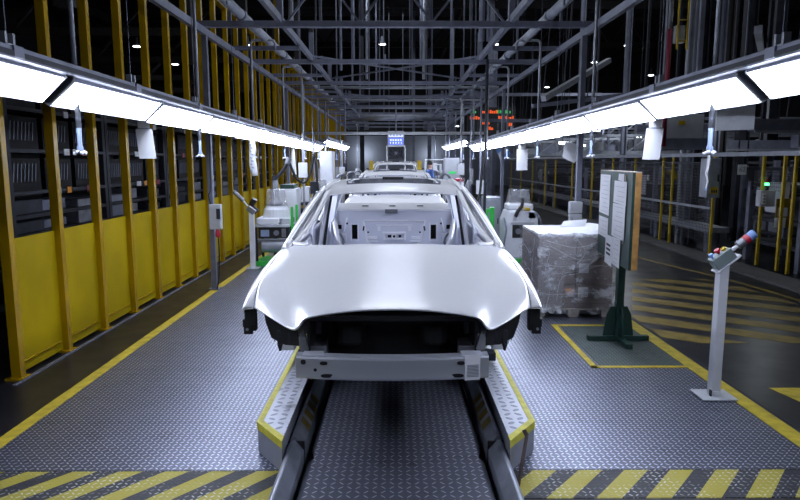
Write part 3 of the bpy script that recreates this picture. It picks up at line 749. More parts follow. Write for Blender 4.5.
# cross-line luminaires above the picture, reflected in the hood
for k, (y, z) in enumerate(((9.6, 5.0), (11.4, 5.15), (14.0, 5.4))):
    t = thing('ceiling_luminaire', '%s cross-wise tube light high over the nearest body' % ORD[k], 'light', (0, y, z), 'cross-wise lights over the line')
    MB(t).bb(-.48, .48, y-.10, y+.10, z, z+.07).build('housing', 'lsteel', t)
    MB(t).bb(-.45, .45, y-.07, y+.07, z-.012, z-.002).build('tube', 'lamp', t)
# ------------------------------------------------------------------ gantry over the line
t = thing('overhead_gantry', 'blue-grey steel gantry framework over the assembly line', 'gantry', (0, 8.5, 3.5))
NB = 9; Y0 = 8.5; DY = 3.1
for i in range(NB):
    y = Y0+DY*i
    MB(t).bb(-2.65, 2.65, y-.05, y+.05, 3.465, 3.54).build('cross_beam', 'steel' if i else 'steel', t, bev=.004)
    for s in (-1, 1):
        ym = y+1.55
        MB(t).bb(s*1.5, s*2.62, ym-.03, ym+.03, 3.44, 3.50).build('short_beam', 'steel', t)
        if i < NB:
            MB(t).tube([(s*1.5, ym, 3.45), (s*1.5, ym, 3.85)], .02, 6).build('stub', 'steel', t)
        MB(t).bb(s*1.46, s*1.54, y-.04, y+.04, 3.55, 4.0).build('riser', 'steel', t)
for s in (-1, 1):
    for x, z, w, h, nm, mm in ((1.5, 3.56, .06, .09, 'long_beam', 'steel'), (2.5, 3.42, .06, .09, 'edge_beam', 'steel')):
        MB(t).bb(s*(x-w/2), s*(x+w/2), 2, 34, z-h/2, z+h/2).build(nm, mm, t)
    MB(t).tube([(s*2.0, 2, 3.62), (s*2.0, 34, 3.62)], .062, 12).build('main_pipe', 'lsteel', t, smooth=True)
    for i in range(10):
        y = 5.4+i*3.1
        MB(t).tube([(s*2.0, y-.04, 3.62), (s*2.0, y+.04, 3.62)], .075, 12).build('pipe_collar', 'steel', t)
# sway frames above the first cross beams
for i, (y, hw) in enumerate(((8.6, .95),)):
    b = MB(t)
    for x0 in (-2*hw, -hw*.0-hw+hw, hw*0): pass
    for x0 in (-hw*1.5, -hw*.5, hw*.5):
        b.bar((x0, y, 3.55), (x0+hw, y, 4.75), .028).bar((x0+hw, y, 3.55), (x0, y, 4.75), .028)
    b.bar((-hw*2, y, 4.75), (hw*2, y, 4.75), .05)
    b.build('sway_brace', 'steel', t)
for i, y in enumerate((8.5, 11.6, 14.7, 17.8, 20.9, 24)):
    for x in (-1.0, -.45, .45, 1.0, -2.2, 2.2):
        if (i*7+int(x*10)) % 3 == 0: continue
        MB(t).bb(x-.018, x+.018, y+.2, y+.236, 3.5, 8.2).build('hanger', 'steel', t)
for x, y, r, mm in ((-1.42, 8.9, .035, 'lsteel'), (1.30, 9.9, .045, 'steel'), (1.40, 9.9, .03, 'steel'), (-.65, 14.4, .03, 'lsteel'), (.62, 14.4, .035, 'lsteel'), (-1.1, 13, .03, 'steel'), (-.78, 12, .025, 'steel')):
    MB(t).tube([(x, y, 3.55), (x, y, 8.2)], r, 8).build('drop_pipe', mm, t)
# horizontal X bracing in plan over the mid bays
for y in (11.6, 17.8):
    b = MB(t).bar((-1.5, y, 3.6), (1.5, y+3.1, 3.6), .03).bar((1.5, y, 3.6), (-1.5, y+3.1, 3.6), .03)
    b.build('plan_brace', 'steel', t)
MB(t).tube([(-1.9, 26.6, 3.55), (1.9, 26.6, 3.55)], .15, 12).build('wide_duct', 'lsteel', t, smooth=True)
# gantry legs
k = 0
for s, nm in ((-1, 'left'), (1, 'right')):
    for i, y in enumerate((8.55, 14.75, 20.95, 27.15)):
        q = thing('support_post', '%s slim grey gantry post from the viewer on the %s deck edge' % (ORD[i], nm), 'post', (s*2.47, y, 0), 'gantry support posts')
        x = s*2.47
        if s < 0: x = -2.5
        MB(q).bb(x-.035, x+.035, y-.035, y+.035, .003, 3.375).build('shaft', 'steel', q, bev=.004)
        MB(q).bb(x-.08, x+.08, y-.08, y+.08, .0025, .012).build('foot', 'steel', q)
        if i > 1: MB(q).bb(x-.06, x+.06, y-.2, y-.1, 1.0, 1.5).build('junction_box', 'offw', q, bev=.004)
# transverse light-grey pipe between light rows
for k, y in enumerate((16.3, 19.6, 22.4, 25.2)):
    tag(MB().tube([(-2.6, y, 3.58), (2.6, y, 3.58)], .035, 8).build('cross_pipe', 'lsteel', smooth=True), '%s thin pipe from the viewer laid across the gantry' % ORD[k], 'pipe', 'thin pipes across the gantry')
t = thing('cross_pipe', 'pale horizontal pipe crossing the line between the two light rows', 'pipe', (0, 18.95, 2.55))
MB(t).tube([(-2.75, 18.95, 2.56), (2.6, 18.95, 2.56)], .045, 10).build('pipe', 'white', t, smooth=True)
for x in (-1.5, 0, 1.5): MB(t).tube([(x, 18.95, 2.6), (x, 18.95, 3.5)], .02, 6).build('hanger', 'steel', t)
# drop pipes with bent tops and white cable plugs
proto = None; n = 0
for s, nm in ((-1, 'left'), (1, 'right')):
    for i in range(8):
        y = 4.5+2.75*i; x = s*2.22
        lb = '%s cane-topped grey drop pipe from the viewer on the %s side' % (ORD[i], nm)
        if proto is None:
            proto = thing('drop_pipe', lb, 'pipe', (x, y, 0), 'cane-topped drop pipes')
            pts = [(0, 0, 1.98), (0, 0, 3.52)]+[(.06-.06*math.cos(a), 0, 3.52+.06*math.sin(a)) for a in (.5, 1.0, 1.57)]+[(.32, 0, 3.58)]+[(.32+.05*math.sin(a), 0, 3.53+.05*math.cos(a)) for a in (.6, 1.57)]+[(.37, 0, 3.45)]
            MB().tube(pts, .019, 8).build('bent_pipe', 'lsteel', proto, smooth=True)
            a = MB().lathe((0, 0, 1.80), [(.012, .26), (.018, .25), (.015, .06), (.022, .045), (.022, .01), (.012, -.005)], 14).build('plug', 'bluegrey', proto, smooth=True)
            b = MB()
            for q in range(7):
                an = q*2*PI/7; b.box((.03*math.cos(an), .03*math.sin(an), 1.806+.008*(q % 2)), (.034, .02, .018), (.3*math.sin(q), .4, an))
            b.build('plug_wrap', 'white', a, bev=.006); o = proto
        else: o = dup(proto, (x, y, 0), lb)
        o['group'] = 'cane-topped drop pipes on the %s' % nm
        if s > 0: o.rotation_euler = (0, 0, PI)
t = thing('power_cable', 'white twisted cable hanging below the nearest right drop pipe', 'cable', (2.22, 4.5, 1.8))
MB(t).tube(smooth_path([(2.22, 4.5, 1.79), (2.215, 4.5, 1.7), (2.205, 4.5, 1.66), (2.22, 4.5, 1.61), (2.21, 4.5, 1.56)], 5), [.012-.0004*q for q in range(21)], 6).build('cord', 'paper', t, smooth=True)
MB(t).tube([(2.21, 4.5, 1.56), (2.212, 4.5, 1.54)], .008, 6).build('cord_end', 'bluegrey', t)
# hanging paper sheets clipped under the lights
def sheet(x, y, z1, w, h, lb, m='paper', tilt=0, top=True, slant=0):
    t = thing('hanging_sheet', lb, 'paper', (x, y, z1), 'papers hanging from the light rows')
    if top: MB(t).bb(x-w*.35, x+w*.35, y-.002, y+.002, z1-.05, z1+.06).build('clip_tag', 'paper', t)
    MB(t).bb(x-w*.42, x+w*.42, y-.008, y+.004, z1-.058, z1-.05).build('clip_bar', 'steel', t)
    MB(t).extrude([(x-w/2, y-.003, z1-.058), (x+w/2, y-.003, z1-.058), (x+w/2+slant, y-.02, z1-.058-h), (x-w/2+slant, y-.02, z1-.058-h)], (0, .003, 0)).build('sheet', m, t)
sheet(-2.335, 5.95, 2.10, .155, .27, 'white sheet clipped under the near left light row', slant=.03)
sheet(2.27, 5.6, 2.09, .15, .27, 'white sheet clipped under the near right light row', slant=-.03)
sheet(2.3, 11.6, 2.02, .20, .38, 'narrow white sheet hanging farther along the right light row')
sheet(2.3, 9.0, 2.0, .001, .01, 'x') if 0 else None
t = thing('hanging_sign', 'tilted square white card hanging from the right light row', 'sign', (2.45, 9.0, 2.0), 'papers hanging from the light rows')
b = MB(t); b.extrude([(2.36, 8.9, 2.02), (2.55, 8.9, 1.98), (2.60, 8.9, 1.83), (2.50, 8.9, 1.72), (2.33, 8.9, 1.80)], (0, .004, 0)); b.build('card', 'paper', t)
MB(t).tube([(2.43, 8.9, 2.0), (2.40, 8.9, 2.2)], .004, 6).build('string', 'steel', t)
t = thing('hanging_sign', 'blue and white diamond card hanging at the far end of the right light row', 'sign', (2.5, 15, 2.0), 'papers hanging from the light rows')
MB(t).extrude([(2.35, 15, 2.0), (2.62, 15, 2.1), (2.70, 15, 1.92), (2.52, 15, 1.68)], (0, .006, 0)).build('card', 'blue', t)
MB(t).extrude([(2.62, 14.995, 2.1), (2.66, 14.995, 2.0), (2.45, 14.995, 1.78), (2.40, 14.995, 1.92)], (0, .004, 0)).build('card_stripe', 'paper', t)
MB(t).tube([(2.55, 15, 2.06), (2.55, 15, 2.3)], .005, 6).build('string', 'steel', t)
t = thing('hanging_bag', 'long rolled blue and white plastic sleeve hanging under the left lights', 'bag', (-2.2, 9.9, 1.8))
MB(t).tube(smooth_path([(-2.24, 9.9, 2.12), (-2.22, 9.9, 1.95), (-2.23, 9.9, 1.75), (-2.20, 9.9, 1.52)], 4), [.03, .045, .05, .05, .055, .06, .055, .05, .055, .06, .06, .055, .05], 8).build('sleeve', 'paper', t, smooth=True)
b = MB(t)
for k in range(9): b.box((-2.235+.02*(k % 2), 9.842, 2.0-k*.05), (.04, .01, .018), (0, .4, 0))
b.build('sleeve_print', 'bluegrey', t)
t = thing('hanging_sleeve', 'narrow white sleeve on a drop pipe farther down the left lights', 'bag', (-2.3, 14.2, 1.8))
MB(t).tube([(-2.3, 14.2, 2.1), (-2.3, 14.2, 1.75), (-2.28, 14.2, 1.45)], [.03, .06, .055], 8).build('sleeve', 'paper', t)
# grey sign plate with scribbles under the right row
t = thing('sign_plate', 'grey notice plate with white scribbled writing below the nearest right light', 'sign', (2.72, 5.0, 2.1))
MB(t).extrude([(2.57, 5.12, 2.20), (2.77, 4.94, 2.20), (2.77, 4.94, 1.99), (2.56, 5.12, 1.99)], (0, .008, 0)).build('plate', 'white', t)
b = MB(t)
for pts in ([(2.61, 2.17), (2.62, 2.185), (2.635, 2.18), (2.625, 2.165), (2.61, 2.155)], [(2.64, 2.16), (2.645, 2.18), (2.655, 2.16)], [(2.66, 2.18), (2.665, 2.16), (2.68, 2.165)], [(2.69, 2.18), (2.695, 2.16)], [(2.685, 2.175), (2.705, 2.178)], [(2.65, 2.11), (2.66, 2.125), (2.668, 2.11)], [(2.64, 2.07), (2.655, 2.08)]):
    b.tube([(x, 5.114-(x-2.57)*.9, z-.04) for x, z in pts], .0028, 5)
b.build('handwriting', 'paper', t)
MB(t).bar((2.70, 5.01, 2.19), (2.70, 5.01, 3.4), .01).build('hanger', 'steel', t)
# ------------------------------------------------------------------ small high-bay pendants
proto = None
pend = [(-10.12, 25.56, 6.20, 'left behind the yellow posts, highest'),
    (-10.23, 30.17, 6.20, 'left behind the yellow posts, second'),
    (-5.99, 26.45, 6.40, 'just left of the bent pipe tops'),
    (-0.60, 28.45, 6.80, 'over the line, upper of a pair'),
    (-0.55, 33.17, 6.80, 'over the line, lower of a pair'),
    (4.15, 27.30, 6.60, 'right of the line by the steel column'),
    (4.28, 33.47, 6.80, 'right of the line, lower'),
    (4.49, 44.54, 6.80, 'right of centre, small and low'),
    (9.59, 40.98, 6.40, 'right above the near light row, low'),
    (8.99, 29.45, 6.20, 'right by the tall pipe'),
    (9.40, 26.36, 6.40, 'far right between two thin cables'),
    (13.33, 33.79, 6.20, 'far right, dim and low'),
    (7.13, 44.00, 5.07, 'far away near the orange display, left'),
    (7.54, 44.00, 5.07, 'far away near the orange display, right'),
    (4.19, 44.00, 4.13, 'far down the line over the worker')]
for i, (x, y, z, lb) in enumerate(pend):
    p = (x, y, z)
    lb = 'small bright pendant lamp in the roof, '+lb
    if proto is None:
        proto = thing('pendant_lamp', lb, 'light', p, 'pendant lamps in the roof')
        MB().lathe((0, 0, 0), [(.22, 0), (.20, .05), (.11, .14), (.07, .18), (.06, .42), (.03, .44)], 18).build('shade', 'steel', proto, smooth=True)
        MB().lathe((0, 0, -.02), [(.19, -.02), (.20, 0), (.14, .015)], 18).build('bulb_glass', 'bay_lamp', proto)
        MB().tube([(0, 0, .44), (0, 0, 1.9)], .012, 6).build('cord', 'dsteel', proto); o = proto
    else: o = dup(proto, p, lb)
    o.scale = (.75, .75, .75)
# ------------------------------------------------------------------ control pedestals
def pedestal(loc, side, hue):
    x, y = loc
    t = thing('control_pedestal', 'x', 'pedestal', (x, y, 0), 'control pedestals')
    s = side
    MB().bb(-.13, .13, -.11, .11, .003, .014).build('base_plate', 'offw', t, bev=.003)
    MB().bb(-.035, .035, -.035, .035, .014, 1.02).build('column', 'white', t, bev=.006)
    MB().bb(-.045, -.0355, -.045, -.02, .014, .06).build('bolt', 'black', t)
    MB().bb(-.02, .02, -.045, -.0355, .014, .05).build('foot_tab', 'white', t)
    a = R(-38)*s       # tilt of the box: higher towards the outside
    e = Matrix.Rotation(a, 3, 'Y'); o = Vector((-.01, 0, 1.055))
    def L(p): return e @ Vector(p)+o
    MB().add([L(p) for p in [(i, j, k) for i in (-.105, .105) for j in (-.05, .05) for k in (-.06, -.050)]], [(0,1,3,2),(4,6,7,5),(0,4,5,1),(2,3,7,6),(0,2,6,4),(1,5,7,3)]).build('tray', 'white', t)
    bx = MB().add([L(p) for p in [(i, j, k) for i in (-.085, .075) for j in (-.045, .045) for k in (-.05, .038)]], [(0,1,3,2),(4,6,7,5),(0,4,5,1),(2,3,7,6),(0,2,6,4),(1,5,7,3)]).build('button_box', 'boxgrey', t, bev=.005)
    if hue:
        for px, m, r in ((-.055, 'blue', .018), (.0, 'red', .024)):
            MB().tube([L((px, 0, .038)), L((px, 0, .055)), L((px, 0, .056)), L((px, 0, .072))], [.010, .010, r, r*.85], 14).build('push_button', m, bx)
        MB().tube([L((.045, .0, .038)), L((.045, 0, .052))], .020, 14).build('button_collar', 'safeyel', bx)
    MB().tube([L((.074, 0, .0)), L((.14, 0, .0))], .014, 10).build('rod', 'white', t)
    if hue:
        g = MB().tube([L((.135, 0, .0)), L((.195, 0, .0))], .032, 16).build('grip', 'cast', t, bev=.005)
        MB().tube([L((.195, 0, .0)), L((.232, 0, .0))], .033, 16).build('red_ring', 'red', g)
        MB().tube([L((.232, 0, .0)), L((.285, 0, .0))], .034, 16).build('blue_cap', 'blue', g, bev=.004)
    return t
p1 = pedestal((2.385, 4.523), 1, True)
p1['label'] = 'white control pedestal with red and blue push buttons on the right deck edge'
t = thing('control_pedestal', 'white control pedestal with a dark tilted lever beside the left console', 'pedestal', (-2.35, 10.25, 0), 'control pedestals')
MB().bb(-.10, .10, -.10, .10, .003, .014).build('base_plate', 'offw', t)
MB().bb(-.04, .04, -.04, .04, .014, .93).build('column', 'white', t, bev=.006)
MB().box((.0, -.02, .96), (.14, .08, .085), (0, R(38), 0)).build('button_box', 'cast', t, bev=.008)
MB().tube([(-.06, -.02, 1.03), (-.13, -.02, 1.12)], .015, 8).build('rod', 'white', t)
MB().tube([(-.12, -.02, 1.11), (-.27, -.02, 1.26)], .034, 12).build('lever_grip', 'cast', t)
# ------------------------------------------------------------------ grey boxes on the gantry posts
t = thing('switch_box', 'white switch box with red plug on the nearest left gantry post', 'box', (-2.42, 8.5, 1.0))
MB(t).bb(-2.50, -2.345, 8.42, 8.51, .84, 1.175).build('housing', 'offw', t, bev=.008)
MB(t).bb(-2.40, -2.35, 8.41, 8.42, .98, 1.12).build('window', 'dsteel', t)
MB(t).bb(-2.36, -2.345, 8.415, 8.42, .86, .96).build('label', 'paper', t)
MB(t).lathe((-2.40, 8.46, .73), [(.02, 0), (.035, .02), (.035, .06), (.025, .11)], 12).build('red_plug', 'red', t)
MB(t).tube(smooth_path([(-2.40, 8.46, .73), (-2.39, 8.44, .5), (-2.41, 8.45, .2), (-2.44, 8.45, .02)], 4), .009, 6).build('cable', 'rubber', t)
MB(t).tube(smooth_path([(-2.48, 8.46, 1.17), (-2.5, 8.44, 1.3), (-2.47, 8.45, 1.45), (-2.47, 8.5, 2.4)], 4), .008, 6).build('supply_cable', 'rubber', t)
t = thing('switch_box', 'two-part white switch box on the nearest right gantry post behind the pallet', 'box', (2.42, 8.5, 1.0))
MB(t).bb(2.33, 2.50, 8.42, 8.51, 1.05, 1.21).build('upper_housing', 'offw', t, bev=.008)
MB(t).bb(2.335, 2.50, 8.42, 8.51, .90, 1.045).build('lower_housing', 'offw', t, bev=.008)
MB(t).tube([(2.36, 8.40, 1.0), (2.36, 8.40, .94)], .006, 6).build('latch', 'steel', t)
# ------------------------------------------------------------------ notice board on its green stand
t = thing('notice_board', 'tall green notice board with white papers on a green steel stand', 'board', (2.16, 6.15, 0))
ya, yb, xa, xb = 5.62, 6.88, 2.105, 2.225
def BP(u, z, d=0):          # u 0 near .. 1 far; d towards the line
    return (xa+(xb-xa)*u-d, ya+(yb-ya)*u, z)
b = MB(t); b.extrude([BP(0, .765), BP(1, .765), BP(1, 1.645), BP(0, 1.645)], (.025, 0, 0)); b.build('panel', 'green', t)
b = MB(t); b.extrude([BP(0, .765, -.026), BP(0, 1.645, -.026), BP(1, 1.645, -.026), BP(1, .765, -.026)], (.055, 0, 0)); b.build('timber_frame', 'wood', t)
b = MB(t); b.extrude([BP(0, 1.645), BP(1, 1.645), BP(1, 1.655), BP(0, 1.655)], (.08, 0, 0)); b.build('top_edge', 'palewood', t)
b = MB(t); b.extrude([BP(.19, .98, .006), BP(.165, .98, .006), BP(.165, 1.62, .006), BP(.19, 1.62, .006)], (.005, 0, 0)); b.build('cord', 'palewood', t)
for k, (u0, u1, z0, z1) in enumerate(((.63, .98, 1.195, 1.61), (.64, .97, .957, 1.165), (.48, .70, .70, 1.0), (.21, .37, 1.56, 1.63), (.12, .49, 1.34, 1.56), (.13, .50, 1.01, 1.34), (.22, .47, .735, 1.01))):
    pp = MB(t).extrude([BP(u0, z0, .004+.001*k), BP(u1, z0+.008, .004+.001*k), BP(u1-.01, z1, .004+.001*k), BP(u0, z1, .004+.001*k)], (-.002, 0, 0)).build('paper_sheet', 'paper', t)
    b = MB(t); d = .0075+.001*k
    if k == 2:
        for q, zz in enumerate((.80, .845, .89)):
            b.extrude([BP(u0+.04, zz, d), BP(u1-.05, zz+.004, d), BP(u1-.05, zz+.028, d), BP(u0+.04, zz+.024, d)], (-.001, 0, 0))
    elif k != 3:
        for q in range(int((z1-z0)/.045)):
            zz = z0+.03+q*.045; e = u1-.06-.04*((q*7) % 3)
            b.extrude([BP(u0+.05, zz, d), BP(e, zz, d), BP(e, zz+.003, d), BP(u0+.05, zz+.003, d)], (-.0008, 0, 0))
    if b.f: b.build('print', 'black' if k == 2 else 'ink', pp)
xc, yc = 2.185, 6.02
MB(t).bb(xc-.035, xc+.035, yc-.035, yc+.035, .05, 1.55).build('post', 'green', t, bev=.004)
b = MB(t).bb(xc-.30, xc+.30, yc-.03, yc+.03, .003, .05).bb(xc-.03, xc+.03, yc-.32, yc+.35, .003, .05); b.build('cross_foot', 'green', t, bev=.004)
b = MB(t)
for s in (-1, 1): b.extrude([(xc+s*.035, yc-.006, .05), (xc+s*.15, yc-.006, .05), (xc+s*.12, yc-.006, .26), (xc+s*.08, yc-.006, .34), (xc+s*.035, yc-.006, .34)], (0, .012, 0))
for s in (-1, 1): b.extrude([(xc-.006, yc+s*.035, .05), (xc-.006, yc+s*.15, .05), (xc-.006, yc+s*.12, .26), (xc-.006, yc+s*.08, .34), (xc-.006, yc+s*.035, .34)], (.012, 0, 0))
b.build('gusset', 'green', t)
MB(t).bb(xc-.03, xc+.03, yc-.03, yc+.03, 1.55, 1.6).build('post_cap', 'green', t)
# ------------------------------------------------------------------ wrapped pallet of cartons
t = thing('pallet', 'pale wooden pallet under the wrapped cartons', 'pallet', (2.02, 7.4, 0))
b = MB(t)
for yy in (6.93, 7.36, 7.82): 
    for xx in (1.62, 2.0, 2.38): b.bb(xx-.06, xx+.06, yy, yy+.1, .02, .085)
b.build('block', 'palewood', t)
b = MB(t)
for k in range(7): b.bb(1.57, 2.47, 6.93+k*.15, 7.03+k*.15, .085, .10)
for xx in (1.62, 2.0, 2.38): b.bb(xx-.05, xx+.05, 6.93, 7.93, .003, .02)
b.build('board', 'palewood', t)
k = 0
for lv in range(3):
    for ix in range(2):
        for iy in range(2):
            x0 = 1.60+ix*.42; y0 = 6.95+iy*.49; z0 = .102+lv*.272
            o = MB().bb(x0, x0+.412, y0, y0+.482, z0, z0+.268).build('carton', 'card', bev=.006)
            tag(o, 'grey-brown carton, %s layer, %s %s in the wrapped stack' % (('bottom', 'middle', 'top')[lv], ('front', 'back')[iy], ('left', 'right')[ix]), 'carton', 'cartons in the wrapped stack')
            if iy == 0:
                b = MB()
                for q in range(3): b.bb(x0+.01, x0+.40, y0-.0015, y0, z0+.05+q*.07, z0+.054+q*.07)
                c = b.build('corrugation_line', 'rust', o)
            if iy == 0 and ix == 0 and lv < 2:
                MB().bb(x0+.31 if lv == 0 else x0+.37, x0+.40, y0-.003, y0-.001, z0+.17, z0+.225).build('orange_sticker' if lv == 0 else 'white_sticker', 'orange' if lv == 0 else 'paper', o)
            if iy == 0 and ix == 1 and lv < 2:
                MB().bb(x0+.03, x0+.14, y0-.003, y0-.001, z0+.13, z0+.24).build('white_sticker', 'white', o)
# top sheet of card and film round the whole stack
o = MB().bb(1.60, 2.44, 6.95, 7.92, .92, .945).build('card_sheet', 'white', bev=.003); tag(o, 'pale card sheet lying on top of the carton stack', 'card')
def wrap():
    b = MB(); random.seed(3)
    per = []; x0, x1, y0, y1 = 1.575, 2.465, 6.925, 7.945
    def seg(a, c, n):
        return [(a[0]+(c[0]-a[0])*i/n, a[1]+(c[1]-a[1])*i/n) for i in range(n)]
    per = seg((x0, y0), (x1, y0), 22)+seg((x1, y0), (x1, y1), 22)+seg((x1, y1), (x0, y1), 22)+seg((x0, y1), (x0, y0), 22)
    rows = []
    for k in range(22):
        z = .05+.90*k/21; r = []
        for i, (x, y) in enumerate(per+per[:1]):
            i = i % len(per)
            w = .010*math.sin(i*.9+k*.8)+.008*math.sin(i*.37-k*1.7)+.010*math.sin(k*2.1+i*.2)+(.02 if k < 2 else 0)*math.sin(i*1.3)
            cx, cy = 2.02, 7.43
            d = Vector((x-cx, y-cy)); d.normalize(); q = Vector((x, y))+d*(.004+max(-.006, w))
            r.append((q.x, q.y, z+(.012*math.sin(i*.7) if k in (0, 21) else 0)))
        rows.append(r)
    b.grid(rows); return b
o = wrap().build('stretch_film', 'film', smooth=True)
tag(o, 'clear crumpled stretch film wrapped round the carton stack', 'film')
rows = []
for i in range(19):
    v = i/18; z = .955-.89*v
    xr = 2.47-.27*(v/.35) if v < .35 else (2.2-.33*((v-.35)/.18) if v < .53 else 1.87-.04*(v-.53))
    rows.append([(1.578+(xr-1.578)*q/16, 6.893-.012*math.sin(q*.9+i*1.1)-.010*math.sin(q*2.3-i*.7)-.006*math.sin(i*2.9), z+.012*math.sin(q*1.1)) for q in range(17)])
fl2 = MB().grid(rows).build('stretch_film', 'film2', smooth=True); tag(fl2, 'loose crumpled film flap hanging over the front left of the carton stack', 'film')
b = MB()
for pts in ([(1.62,.85),(1.70,.74),(1.66,.55),(1.72,.35),(1.68,.1)], [(1.70,.82),(2.05,.66),(2.35,.72)], [(2.42,.93),(2.25,.72),(2.05,.52),(1.85,.46),(1.80,.2)], [(1.62,.62),(1.9,.58),(2.3,.60)], [(1.65,.88),(2.0,.80),(2.3,.88)], [(1.72,.5),(2.0,.53),(2.28,.60)], [(1.61,.3),(1.75,.27),(2.4,.30)], [(2.0,.9),(2.1,.75),(2.0,.6)], [(2.2,.93),(2.3,.8),(2.22,.66)]):
    b.tube(smooth_path([(x, 6.905-.006*math.sin(x*9), z) for x, z in pts], 6), [.0018+.0022*abs(math.sin(q)) for q in range(len(pts)*6-5)], 5, flat=.5)
for pts in ([(6.95,.85),(7.2,.7),(7.6,.75),(7.9,.6)], [(7.0,.4),(7.3,.5),(7.8,.35)], [(7.0,.9),(7.1,.5),(7.05,.1)]):
    b.tube(smooth_path([(1.555, y, z) for y, z in pts], 6), .002, 5)
b.build('film_fold', 'white', o)
o = MB().extrude([(1.95, 7.5, .94), (2.30, 7.2, .94), (2.44, 7.35, 1.0), (2.38, 7.75, .99), (2.15, 7.8, .95)], (0, 0, .006)).build('card_flap', 'paper'); tag(o, 'loose folded sheet of white card on the right of the wrapped stack', 'card')
o = MB().extrude([(2.0, 7.62, .955), (2.28, 7.55, .96), (2.36, 7.75, 1.03), (2.1, 7.85, 1.0)], (0, 0, .006)).build('card_flap', 'offw'); tag(o, 'small pale cardboard scrap behind the loose white sheet on the wrapped stack', 'card')
# ------------------------------------------------------------------ rivet-feed consoles
def console(x, y, lb, mir=1, near=True):
    t = thing('feeder_console', lb, 'machine', (x, y, 0), 'feeder consoles')
    s = mir
    MB().bb(-.30, .30, -.05, .60, .003, .09).build('base', 'brightgreen', t, bev=.01)
    for a in (-.27, .27):
        for c in (.0, .5): MB().bb(a-.02, a+.02, c-.02, c+.02, .09, .66).build('frame_leg', 'dsteel', t)
    MB().bb(-.29, .29, -.02, .52, .66, .70).build('table', 'offw', t, bev=.006)
    c = MB().bb(-.24, .24, .03, .48, .47, .655).build('controller', 'black', t, bev=.01)
    MB().bb(-.20, -.06, .02, .03, .50, .61).build('display', 'bluegrey', c); MB().tube([(.06, .03, .56), (.06, .01, .56)], .045, 16).build('dial', 'steel', c)
    MB().bb(.15, .22, .015, .03, .49, .63).build('vent', 'cast', c)
    MB().tube([(-.21, .14, .33), (.20, .14, .33)], .115, 20).build('air_tank', 'lsteel', t, bev=.02)
    MB().bb(-.26, .26, -.005, .01, .445, .465).build('frame_bar', 'lsteel', t)
    MB().bb(-.27, .12, .0, .45, .70, .81).build('feeder_box', 'white', t, bev=.02)
    MB().bb(.14, .28, .05, .3, .70, .80).build('valve_block', 'offw', t, bev=.01)
    MB().lathe((.03*s, .25, .80), [(.24, 0), (.23, .02), (.21, .14), (.17, .20)], 24).build('hopper_base', 'white', t, smooth=False)
    b = MB().lathe((.03*s, .25, 1.0), [(.19, 0), (.185, .02), (.15, .26), (.13, .28)], 24).build('hopper_bowl', 'clear', t, smooth=True)
    MB().lathe((.03*s, .25, 1.0), [(.10, .0), (.12, .04), (.03, .14)], 12).build('bowl_cone', 'cast', b)
    MB().tube(smooth_path([(-.25, -.02, .72), (-.1, -.1, .69), (.1, -.08, .72), (.2, .0, .78)], 5), .008, 6).build('cable', 'lsteel', t)
    MB().tube(smooth_path([(-.28, .15, .9), (-.36, .12, 1.0), (-.30, .1, 1.12)], 4), .05, 8).build('cable_coil', 'rubber', t)
    MB().bb(.33*s-.02, .33*s+.02, .0, .05, .003, 1.0).build('guard_post', 'brightgreen', t)
    MB().bb(.33*s-.02, .33*s+.02, .5, .55, .003, 1.0).build('guard_post', 'brightgreen', t)
    return t
console(-2.06, 10.45, 'feeder console with clear cone hopper and white air tank beside the left lever pedestal')
c = dup(bpy.data.objects['feeder_console'], (-1.95, 15.8, 0), 'feeder console with cone hopper farther down the left side')
t = thing('feeder_console', 'white rounded feeder console with clear square hopper behind the wrapped pallet', 'machine', (2.11, 10.6, 0), 'feeder consoles')
MB().bb(-.34, .34, 0, .6, .003, .10).build('base', 'brightgreen', t, bev=.01)
b = MB(); b.extrude([(-.27, 0, .10), (-.28, 0, .75), (-.22, 0, .92), (.24, 0, .92), (.30, 0, .78), (.30, 0, .10)], (0, .5, 0)); hs_ = b.build('housing', 'white', t, bev=.03)
MB().bb(-.14, .18, -.012, .0, .46, .68).build('window', 'black', hs_); MB().tube([(-.04, -.02, .57), (-.04, -.012, .57)], .05, 16).build('dial', 'cast', hs_); MB().bb(.06, .15, -.018, -.012, .5, .62).build('display', 'bluegrey', hs_)
MB().bb(-.16, .22, -.03, .0, .70, .73).build('visor', 'offw', hs_)
MB().tube([(-.2, .1, .24), (.25, .1, .24)], .10, 16).build('air_tank', 'lsteel', t)
MB().bb(-.22, .22, .05, .42, .92, 1.03).build('hopper_base', 'white', t, bev=.03)
b = MB(); b.extrude([(-.19, .06, 1.03), (.18, .06, 1.03), (.14, .06, 1.27), (-.15, .06, 1.27)], (0, .34, 0)); b.build('hopper_bowl', 'clear', t, bev=.02)
MB().tube(smooth_path([(.02, .0, 1.12), (.0, -.05, 1.0), (-.06, -.04, .92), (-.10, -.03, .82)], 4), .03, 8).build('corrugated_hose', 'rubber', t)
b = MB()
for q in range(3): b.tube(smooth_path([(-.05, -.02, .95+q*.02), (.05, -.05, .97), (.14, -.02, .93+q*.015), (.05, .02, .93)], 4), .01, 6)
b.build('yellow_hose', 'safeyel', t)
MB().tube(smooth_path([(.24, .02, .90), (.33, -.02, .75), (.34, 0, .5), (.31, 0, .2)], 4), .018, 6).build('grey_hose', 'steel', t)
MB().tube(smooth_path([(-.28, .0, .80), (-.25, -.05, .60), (-.28, -.04, .35), (-.26, 0, .1)], 4), .016, 6).build('grey_hose', 'steel', t)
MB().bb(.12, .26, .0, .1, .78, .90).build('valve_box', 'lsteel', t, bev=.01)
